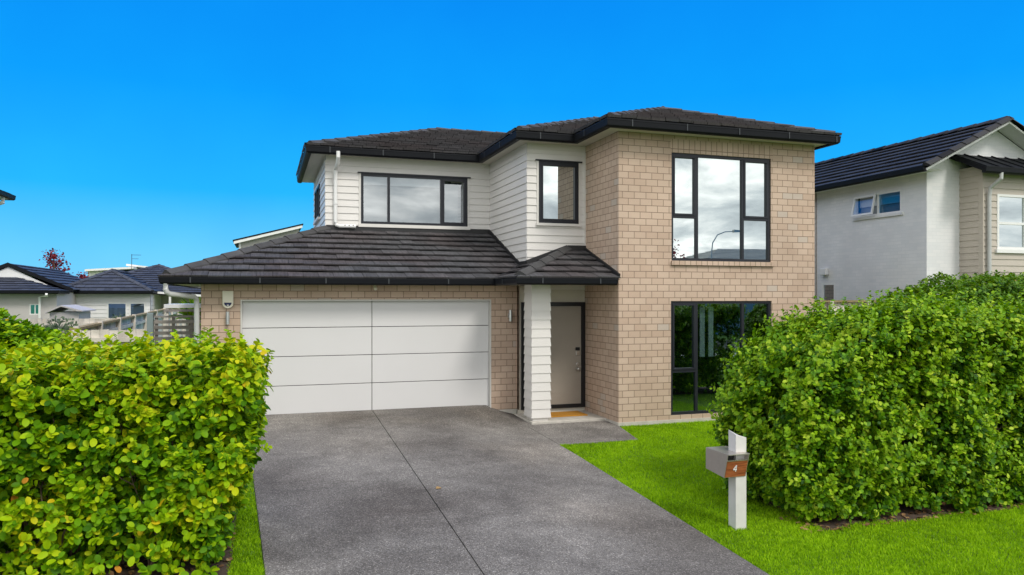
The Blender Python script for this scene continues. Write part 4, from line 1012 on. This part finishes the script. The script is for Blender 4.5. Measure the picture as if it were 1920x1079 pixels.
# ------------------------------------------------------------------ houses beyond, left
def hip(mb, x0, x1, y0, y1, z, s, tw=.34, course=.36, ridge=None):
    w = min(x1 - x0, y1 - y0) / 2
    if x1 - x0 <= y1 - y0: r0, r1 = ((x0 + x1) / 2, y0 + w, z + s * w), ((x0 + x1) / 2, y1 - w, z + s * w)
    else: r0, r1 = (x0 + w, (y0 + y1) / 2, z + s * w), (x1 - w, (y0 + y1) / 2, z + s * w)
    c = [(x0, y0, z), (x1, y0, z), (x1, y1, z), (x0, y1, z)]
    if x1 - x0 <= y1 - y0: ps = [[c[0], c[1], r0], [c[1], c[2], r1, r0], [c[2], c[3], r1], [c[3], c[0], r0, r1]]
    else: ps = [[c[0], c[1], r1, r0], [c[1], c[2], r1], [c[2], c[3], r0, r1], [c[3], c[0], r0]]
    for p in ps:
        q = []
        for a in p:
            if not q or (Vector(a) - Vector(q[-1])).length > .01: q.append(a)
        if len(q) >= 3: tile_plane(mb, q, course, tw, .04, .004)
    return c, r0, r1
def hip_caps(mb, c, r0, r1, ns):
    cap_lines(mb, M['blue_tile'], *[(Vector(p) + Vector((0, 0, .03)), Vector(q) + Vector((0, 0, .03))) for p, q in ns])

hb = thing('house', (-7, 42, -.02), 'low white weatherboard bungalow with slate blue hip roof and two dark windows, left background', 'house')
mb = MB(); c, r0, r1 = hip(mb, -9.15, -5.05, 39.5, 49, 2.46, .5); ro = mb.build('roof', M['blue_tile'], hb, recalc=False)
hip_caps(ro, c, r0, r1, [(c[0], r0), (c[1], r0), (r0, r1)])
mb = MB(); sweep(mb, gutter_prof(2.48, .15), [(-9.2, 49), (-9.2, 39.45), (-5.0, 39.45), (-5.0, 49)]); mb.build('gutter', M['gutter'], hb)
wa, wb = (-7.05, -6.2, 1.0, 1.93), (-6.1, -5.4, 1.0, 1.93)
mb = MB(); boards(mb, FR(40), -8.6, -5.5 + .3, -.1, 2.38, .19, [wa, wb], .03); boards(mb, FRt(-5.2), 40, 44, -.1, 2.38, .19); boards(mb, FL(-8.6), 40, 48.5, -.1, 2.38, .19); mb.build('wall', M['far_board'], hb, recalc=False)
mb = MB(); mb.box(-8.59, -5.21, 40.01, 48.5, -.1, 2.38); mb.build('wall_backing', M['far_board'], hb)
for w_ in (wa, wb): window(hb, FR(40), *w_, w=.04, fd=.03, glass='glass_bg', frame='nb_white_trim', fw=.06)

he = thing('house', (-3, 50, -.02), 'grey walled bungalow with slate blue hip roof directly behind the garage corner, left background', 'house')
mb = MB(); c, r0, r1 = hip(mb, -10.3, -1.2, 43.2, 53, 2.42, .345); ro = mb.build('roof', M['blue_tile'], he, recalc=False)
hip_caps(ro, c, r0, r1, [(c[0], r0), (c[1], r0), (r0, r1)])
mb = MB(); sweep(mb, gutter_prof(2.44, .15), [(-10.35, 53), (-10.35, 43.15), (-1.15, 43.15), (-1.15, 53)]); mb.build('gutter', M['gutter'], he)
mb = MB(); wc = (-4.0, -2.9, .9, 1.9); flat_wall(mb, FR(44), -5.18, -1.7, -.1, 2.36, [wc], .05); flat_wall(mb, FRt(-1.7), 44, 52, -.1, 2.36); mb.build('wall', M['far_taupe'], he)
window(he, FR(44), *wc, mull=(-3.4,), w=-.01, glass='glass_bg', fw=.05)
mb = MB(); mb.hexa([(-5.0, 41.0, 2.36), (-1.9, 41.0, 2.12), (-1.9, 44, 2.12), (-5.0, 44, 2.36), (-5.0, 41.0, 2.46), (-1.9, 41.0, 2.22), (-1.9, 44, 2.22), (-5.0, 44, 2.46)]); mb.build('verandah_roof', M['nb_white_trim'], he)
mb = MB(); mb.box(-4.5, -4.4, 41.1, 41.2, -.1, 2.34); mb.build('verandah_post', M['nb_white_trim'], he)

hc = thing('house', (-12, 39, -.02), 'greige bungalow with slate blue roof and white gable at the left edge background', 'house')
mb = MB(); tile_plane(mb, [(-8.2, 36, 2.44), (-8.2 - 4, 40, 2.44 + .3 * 4), (-22, 40, 2.44 + .3 * 4), (-22, 36, 2.44)], .36, .34, .04, .004)
tile_plane(mb, [(-8.2, 36, 2.44), (-8.2, 44, 2.44), (-12.2, 40, 2.44 + 1.2)], .36, .34, .04, .004)
gxa, gya, gza = -10.55, 38.0, 3.62
tile_plane(mb, [(-8.1, gya, 2.5), (gxa, gya, gza + .02), (gxa, 47, gza + .02), (-8.1, 47, 2.5)], .36, .34, .04, .004)
tile_plane(mb, [(gxa, gya, gza + .02), (-13, gya, 2.5), (-13, 47, 2.5), (gxa, 47, gza + .02)], .36, .34, .04, .004)
ro = mb.build('roof', M['blue_tile'], hc, recalc=False)
mb = MB(); mb.prism([(-8.05, gya - .04, 2.42), (gxa, gya - .04, gza - .1), (-13.05, gya - .04, 2.42), (-13.05, gya - .04, 2.57), (gxa, gya - .04, gza + .07), (-8.05, gya - .04, 2.57)], (0, 0, 0), (0, .04, 0)); mb.build('bargeboard', M['gutter'], ro)
mb = MB(); mb.prism([(-8.5, gya + .05, 2.44), (gxa, gya + .05, gza - .12), (-12.6, gya + .05, 2.44)], (0, 0, 0), (0, .1, 0)); mb.build('gable', M['nb_white_trim'], hc)
mb = MB(); sweep(mb, gutter_prof(2.47, .15), [(-22, 35.95), (-8.15, 35.95), (-8.15, 37.9)]); mb.build('gutter', M['gutter'], hc)
wd = (-9.35, -8.95, 1.45, 1.9); mb = MB(); flat_wall(mb, FR(36.5), -21.5, -8.35, -.1, 2.4, [wd], .05); flat_wall(mb, FRt(-8.35), 36.5, 47, -.1, 2.4); mb.build('wall', M['far_taupe'], hc)
window(hc, FR(36.5), *wd, mull=(-9.15,), w=0, glass='glass_blue', frame='nb_white_trim', fw=.04)
mb = MB(); mb.tube([(-8.6, 35.95, 2.32), (-8.62, 36.1, 2.24), (-8.95, 36.4, 2.2), (-9.0, 36.45, -.1)], .05, 8); mb.build('downpipe', M['pvc'], hc)

hd = thing('house', (-10, 62, -.02), 'far white house with thin flat roofs behind the red tree, left background', 'house')
mb = MB(); mb.hexa([(-12.0, 60, 4.0), (-8.9, 60, 4.22), (-8.9, 66, 4.22), (-12.0, 66, 4.0), (-12.0, 60, 4.14), (-8.9, 60, 4.36), (-8.9, 66, 4.36), (-12.0, 66, 4.14)]); mb.hexa([(-9.6, 61.5, 4.48), (-7.4, 61.5, 4.26), (-7.4, 66, 4.26), (-9.6, 66, 4.48), (-9.6, 61.5, 4.62), (-7.4, 61.5, 4.36), (-7.4, 66, 4.36), (-9.6, 66, 4.62)]); mb.build('roof', M['nb_white_trim'], hd)
mb = MB(); mb.box(-11.9, -9.1, 60.5, 66, -.1, 4.02); mb.build('wall', M['far_board'], hd)
mb = MB(); mb.box(-9.1, -7.6, 62, 66, -.1, 4.27); mb.build('end_wall', M['far_taupe'], hd)

hm = thing('house', (-1.5, 43, -.02), 'far grey house with a raking white edged roof rising behind the garage hip', 'house')
def bpz(x, y, Y):   # fixed far points of the raking roof
    return None
mb = MB(); mb.hexa([(-1.55, 42, 5.1), (2.0, 42, 6.06), (2.0, 48, 6.06), (-1.55, 48, 5.1), (-1.55, 42, 5.17), (2.0, 42, 6.13), (2.0, 48, 6.13), (-1.55, 48, 5.17)]); ro = mb.build('roof', M['gutter'], hm)
mb = MB(); mb.hexa([(-1.5, 42.02, 4.96), (1.95, 42.02, 5.90), (1.95, 42.1, 5.90), (-1.5, 42.1, 4.96), (-1.5, 42.02, 5.098), (1.95, 42.02, 6.04), (1.95, 42.1, 6.04), (-1.5, 42.1, 5.098)]); mb.build('fascia', M['nb_white_trim'], ro)
mb = MB(); mb.hexa([(-1.2, 42.4, -.1), (1.8, 42.4, -.1), (1.8, 48, -.1), (-1.2, 48, -.1), (-1.2, 42.4, 5.1), (1.8, 42.4, 5.92), (1.8, 48, 5.92), (-1.2, 48, 5.1)]); mb.build('wall', M['far_taupe'], hm)
mb = MB(); mb.box(-1.26, -1.16, 42.3, 42.4, -.1, 5.05); mb.build('downpipe', M['nb_white_trim'], hm)

# house cut by the left frame edge: only its eave corner shows
hl = thing('house', (-11, 20, -.1), 'two storey house at the far left, only its dark eave corner and white pipe showing', 'house')
xe = -7.32; ye = 27.0; z0 = 5.3
mb = MB(); tile_plane(mb, [(xe, 10, z0), (xe, ye, z0), (xe - 3.5, ye - 3.5, z0 + .36 * 3.5), (xe - 3.5, 13.5, z0 + .36 * 3.5)], .36, .34, .03); tile_plane(mb, [(xe, ye, z0), (xe - 7, ye, z0), (xe - 3.5, ye - 3.5, z0 + 1.26)], .36, .34, .03); tile_plane(mb, [(xe - 7, 10, z0), (xe - 3.5, 13.5, z0 + 1.26), (xe - 3.5, ye - 3.5, z0 + 1.26), (xe - 7, ye, z0)], .36, .34, .03); tile_plane(mb, [(xe - 7, 10, z0), (xe, 10, z0), (xe - 3.5, 13.5, z0 + 1.26)], .36, .34, .03); mb.build('roof', M['nb_tile'], hl, recalc=False)
mb = MB(); sweep(mb, gutter_prof(z0 + .02, .15), [(xe - 7, ye + .03), (xe + .03, ye + .03), (xe + .03, 10)][::-1]); mb.build('gutter', M['gutter'], hl)
mb = MB(); mb.poly([(xe - .05, 10, z0 - .12), (xe - .05, ye, z0 - .12), (xe - 6.95, ye, z0 - .12), (xe - 6.95, 10, z0 - .12)]); mb.build('soffit', M['soffit'], hl, recalc=False)
mb = MB(); mb.box(xe - 6.4, xe - .6, 10.6, ye - .6, -.2, z0 - .13); mb.build('wall', M['far_board'], hl)
mb = MB(); mb.tube([(xe - .1, ye - .75, z0 - .1), (xe - .1, ye - .75, z0 - .28), (xe - .3, ye - .75, z0 - .36), (xe - .56, ye - .75, z0 - .36), (xe - .56, ye - .75, 0)], .06, 10); mb.build('downpipe', M['pvc'], hl)

# red tree, shrubs, shed, aerial
def small_tree(name, x, y, z0, z1, rx, n, mat, label, trunk_r=.06, size=.12, seed=1, flat=1.0):
    t = thing(name, (x, y, G(x, y)), label, 'tree'); rnd = random.Random(seed); mb = MB(); g = G(x, y)
    mb.tube([(x, y, g - .05), (x + .03, y, (g + z0) / 2), (x, y, z0), (x, y, z1 - .3)], [trunk_r, trunk_r * .8, trunk_r * .6, trunk_r * .15], 8)
    tips = []
    for i in range(15):
        a = rnd.uniform(0, 6.28); h = rnd.uniform(z0, z1 - .3); k = 1 - .45 * (h - z0) / (z1 - z0)
        e = Vector((x + math.cos(a) * rx * k * rnd.uniform(.5, 1), y + math.sin(a) * rx * k * rnd.uniform(.5, 1), min(z1, h + rnd.uniform(.15, .5))))
        b = Vector((x, y, h - .2)); mb.tube([b, (b + e) / 2 + Vector((0, 0, -.05)), e], [trunk_r * .3, trunk_r * .2, trunk_r * .08], 5); tips += [e, (b + e * 2) / 3, (b + e) / 2]
    mb.build('trunk', M['bark'], t, smooth=True)
    tips += [Vector((x, y, z1))] * 2; T = np.array([tips[rnd.randrange(len(tips))] for _ in range(n)]); B = T + rng.normal(0, rx * .16, (n, 3))
    leaf_mesh('crown', B, rng.normal(0, 1, (n, 3)), rng.normal(0, 1, (n, 3)) + np.array([0, 0, .6]), size * rng.uniform(.6, 1.2, n), np.clip(rng.normal(.5, .25, n), 0, 1), mat, t)
small_tree('tree', -11.1, 48, 2.6, 4.65, .95, 800, M['leaf_red'], 'sparse maroon leaved tree rising behind the slate blue roofs', seed=4, size=.14)
small_tree('tree', -10.2, 50, 2.6, 3.4, .75, 700, M['leaf_red'], 'small dense red leaved tree beside the sparse maroon tree, behind the roof valley', seed=6, size=.15)
def shrub(x, y, z, r, n, mat, label, size=.10, name='shrub', spiky=False):
    t = thing(name, (x, y, G(x, y)), label, 'shrub'); mb = MB(); g = G(x, y)
    for i in range(8):
        a = i * .785; mb.tube([(x, y, g - .02), (x + math.cos(a) * r * .4, y + math.sin(a) * r * .4, g + (z - g) * .8)], [.02, .008], 5)
    mb.build('stems', M['bark'], t)
    if spiky:
        d = norm(rng.normal(0, .7, (n, 3)) + np.array([0, 0, .9])); B = np.tile([x, y, z - r], (n, 1)) + d * .05
        leaf_mesh('foliage', B, d, rng.normal(0, 1, (n, 3)), r * rng.uniform(.7, 1.2, n), rng.random(n), mat, t, wid=.16)
    else:
        d = norm(rng.normal(0, 1, (n, 3))); B = np.array([x, y, (z + g) / 2]) + d * np.array([r, r, (z - g) / 2]) * rng.uniform(.6, 1.05, (n, 1))
        leaf_mesh('foliage', B, norm(d + rng.normal(0, .5, (n, 3))), d + rng.normal(0, .4, (n, 3)), size * rng.uniform(.6, 1.2, n), rng.random(n), mat, t)
shrub(-6.0, 26.6, 1.52, .65, 1400, M['leaf_grey'], 'grey green shrub against the grey paling fence below the white bungalow')
shrub(-2.7, 33, 2.15, .8, 120, M['leafB'], 'spiky green plant behind the fence end beside the garage downpipe', spiky=True)
shrub(-5.4, 33, 1.5, .5, 700, M['leaf_grey'], 'small grey green shrub behind the lichen capped fence, below the bungalow wall')
t = thing('garden_shed', (-6.6, 30, 0), 'low grey roofed garden shed behind the second hedge, left background', 'shed')
mb = MB(); mb.box(-7.1, -6.2, 30.1, 32, -.1, 1.66); mb.build('wall', M['far_taupe'], t)
mb = MB(); mb.prism([(-7.2, 29.9, 1.62), (-6.72, 29.9, 1.86), (-6.05, 29.9, 1.68), (-6.05, 29.9, 1.72), (-6.72, 29.9, 1.91), (-7.2, 29.9, 1.67)], (0, 0, 0), (0, 2.3, 0)); mb.build('roof', M['far_taupe'], t)
t = thing('aerial', (-9.5, 55, 3.4), 'thin television aerial standing above the slate blue roof ridge', 'aerial')
mb = MB(); mb.tube([(-8.25, 55, 2.5), (-8.25, 55, 5.0)], .018, 6); mb.build('mast', M['bracket'], t)
mb = MB()
for z, w in ((4.95, .35), (4.7, .25)): mb.tube([(-8.25, 55, z), (-8.25 + w * 1.6, 55, z)], .014, 6)
for i in range(4): mb.tube([(-8.25 + .12 * i, 54.8, 4.95), (-8.25 + .12 * i, 55.2, 4.95)], .01, 5)
mb.build('arms', M['bracket'], t)

# ------------------------------------------------------------------ across the street (seen mirrored in the tower window)
t = thing('street_lamp', (26.6, -15, -.5), 'grey curved arm street lamp mirrored in the upper tower window', 'street lamp')
mb = MB(); mb.tube([(26.6, -15, -.6), (26.6, -15, 4.9), (26.7, -15, 5.6), (27.05, -15, 6.1), (27.6, -15, 6.3), (28.3, -15, 6.35)], [.06, .045, .04, .035, .032, .03], 10); mb.build('pole', M['pvc_grey'], t)
mb = MB(); mb.prism([(28.2, -15.12, 6.28), (28.85, -15.08, 6.33), (28.85, -15.08, 6.42), (28.2, -15.12, 6.45)], (0, 0, 0), (0, .22, 0)); mb.build('lamp_head', M['pvc_grey'], t)
ho = thing('house', (28, -24, -.5), 'low grey roofed house mirrored in the foot of the upper tower window', 'house')
mb = MB(); hip(mb, 29.5, 45, -30, -21, 4.5, .33); mb.build('roof', plain('pale_far_roof', (.24, .27, .27), .6, .1), ho, recalc=False)
mb = MB(); mb.box(30, 44.5, -29.5, -21.5, -.6, 4.5); mb.build('wall', M['far_taupe'], ho)
small_tree('tree', 22.7, -13, 3.0, 5.3, 1.0, 420, M['leaf_red'], 'thin red leaved street tree mirrored in the upper tower window', seed=9, size=.17)
mb = MB(); n = 40
for i in range(n):
    a0, a1 = i / n, (i + 1) / n; f = lambda a: (150 + 330 * a, -160 - 30 * math.sin(a * 3)); hgt = lambda a: 21 * min(1, a * 9) ** .7 * math.sin(math.pi * min(1, .35 + a * .65)) * (1 + .05 * math.sin(a * 23)) + .5
    p, q = f(a0), f(a1)
    mb.poly([(p[0], p[1], -1), (q[0], q[1], -1), (q[0], q[1] - 40, hgt(a1)), (p[0], p[1] - 40, hgt(a0))]); mb.poly([(p[0], p[1] - 40, hgt(a0)), (q[0], q[1] - 40, hgt(a1)), (q[0], q[1] - 90, -1), (p[0], p[1] - 90, -1)])
kind(mb.build('hills', plain('far_hill', (.05, .075, .06), .95, .3, .05), recalc=False), 'structure')

# ------------------------------------------------------------------ sky, sun, camera
SUN_EL, SUN_AZ = 46, 163      # azimuth clockwise from +Y: behind the viewer, to the right
world = bpy.data.worlds.new('World'); scene.world = world; world.use_nodes = True
nt = world.node_tree; nt.nodes.clear(); lk = nt.links
sky = N(nt, 'ShaderNodeTexSky'); sky.sky_type = 'NISHITA'; sky.sun_disc = False; sky.sun_elevation = R_(SUN_EL); sky.sun_rotation = R_(SUN_AZ)
tc = N(nt, 'ShaderNodeTexCoord'); se = N(nt, 'ShaderNodeSeparateXYZ'); lk.new(tc.outputs['Generated'], se.inputs[0])
# clear blue half of the sky (ahead): the sky texture deepened towards a saturated blue
gr = ramp(nt, [(0.0, c4((1.7, 5.6, 8.5))), (.05, c4((1.1, 5.1, 8.6))), (.13, c4((.10, 3.85, 8.3))), (.25, c4((.0, 2.85, 8.2))), (.42, c4((.0, 2.0, 7.5))), (1, c4((.0, 1.3, 5.8)))], se.outputs[2])
nb_ = N(nt, 'ShaderNodeTexNoise', Scale=7.0, Detail=4.0); lk.new(tc.outputs['Generated'], nb_.inputs['Vector'])
hz = ramp(nt, [(.3, c4((.95, .96, .98))), (.7, c4((1.1, 1.04, 1.0)))], nb_.outputs['Fac'])
blue = mix(nt, mix(nt, sky.outputs[0], gr.outputs[0], .985), hz.outputs[0], 1.0, 'MULTIPLY')
# broken cloud half (behind the viewer)
zz = math_(nt, 'ADD', math_(nt, 'MAXIMUM', se.outputs[2], 0.0), .22)
cb = N(nt, 'ShaderNodeCombineXYZ'); lk.new(math_(nt, 'DIVIDE', se.outputs[0], zz), cb.inputs[0]); lk.new(math_(nt, 'DIVIDE', se.outputs[1], zz), cb.inputs[1])
n1 = N(nt, 'ShaderNodeTexNoise', Scale=2.6, Detail=8.0, Roughness=.55, Distortion=.3); lk.new(cb.outputs[0], n1.inputs['Vector'])
cl = ramp(nt, [(.30, c4((5.4, 5.8, 6.2))), (.44, c4((8.4, 8.8, 9.1))), (.54, c4((12.4, 12.4, 12.3))), (.66, c4((18, 17.8, 17.4)))], n1.outputs['Fac'])
dt = N(nt, 'ShaderNodeVectorMath', operation='DOT_PRODUCT'); lk.new(tc.outputs['Generated'], dt.inputs[0]); dt.inputs[1].default_value = (math.sin(R_(18.13)), math.cos(R_(18.13)), 0)
mr = N(nt, 'ShaderNodeMapRange', interpolation_type='SMOOTHSTEP'); lk.new(dt.outputs['Value'], mr.inputs[0]); mr.inputs[1].default_value = -.10; mr.inputs[2].default_value = .50; mr.inputs[3].default_value = 0; mr.inputs[4].default_value = 1
final = mix(nt, cl.outputs[0], blue, mr.outputs[0])
bg = N(nt, 'ShaderNodeBackground', Strength=.1); lk.new(final, bg.inputs['Color'])
wo_ = N(nt, 'ShaderNodeOutputWorld'); lk.new(bg.outputs[0], wo_.inputs[0])

sd = bpy.data.lights.new('sun', 'SUN'); sd.energy = 1.5; sd.angle = R_(14); sd.color = (1, .95, .87)
so_ = bpy.data.objects.new('sun', sd); col.objects.link(so_); so_.location = (10, -10, 30)
dirv = Vector((math.sin(R_(SUN_AZ)) * math.cos(R_(SUN_EL)), math.cos(R_(SUN_AZ)) * math.cos(R_(SUN_EL)), math.sin(R_(SUN_EL))))
so_.rotation_euler = dirv.to_track_quat('Z', 'Y').to_euler()

cam = bpy.data.cameras.new('camera'); co = bpy.data.objects.new('camera', cam); col.objects.link(co)
cam.sensor_width = 36; cam.lens = 1420 / 1920 * 36; cam.shift_y = 17.5 / 1920; cam.clip_end = 3000; cam.clip_start = .05
co.location = (0, 0, 2.2); co.rotation_euler = (R_(90), 0, -R_(18.13))
scene.camera = co
scene.view_settings.view_transform = 'Standard'; scene.view_settings.look = 'None'; scene.view_settings.exposure = .32; scene.view_settings.gamma = 1
scene.cycles.use_denoising = True
scene.cycles.max_bounces = 8; scene.cycles.transparent_max_bounces = 8
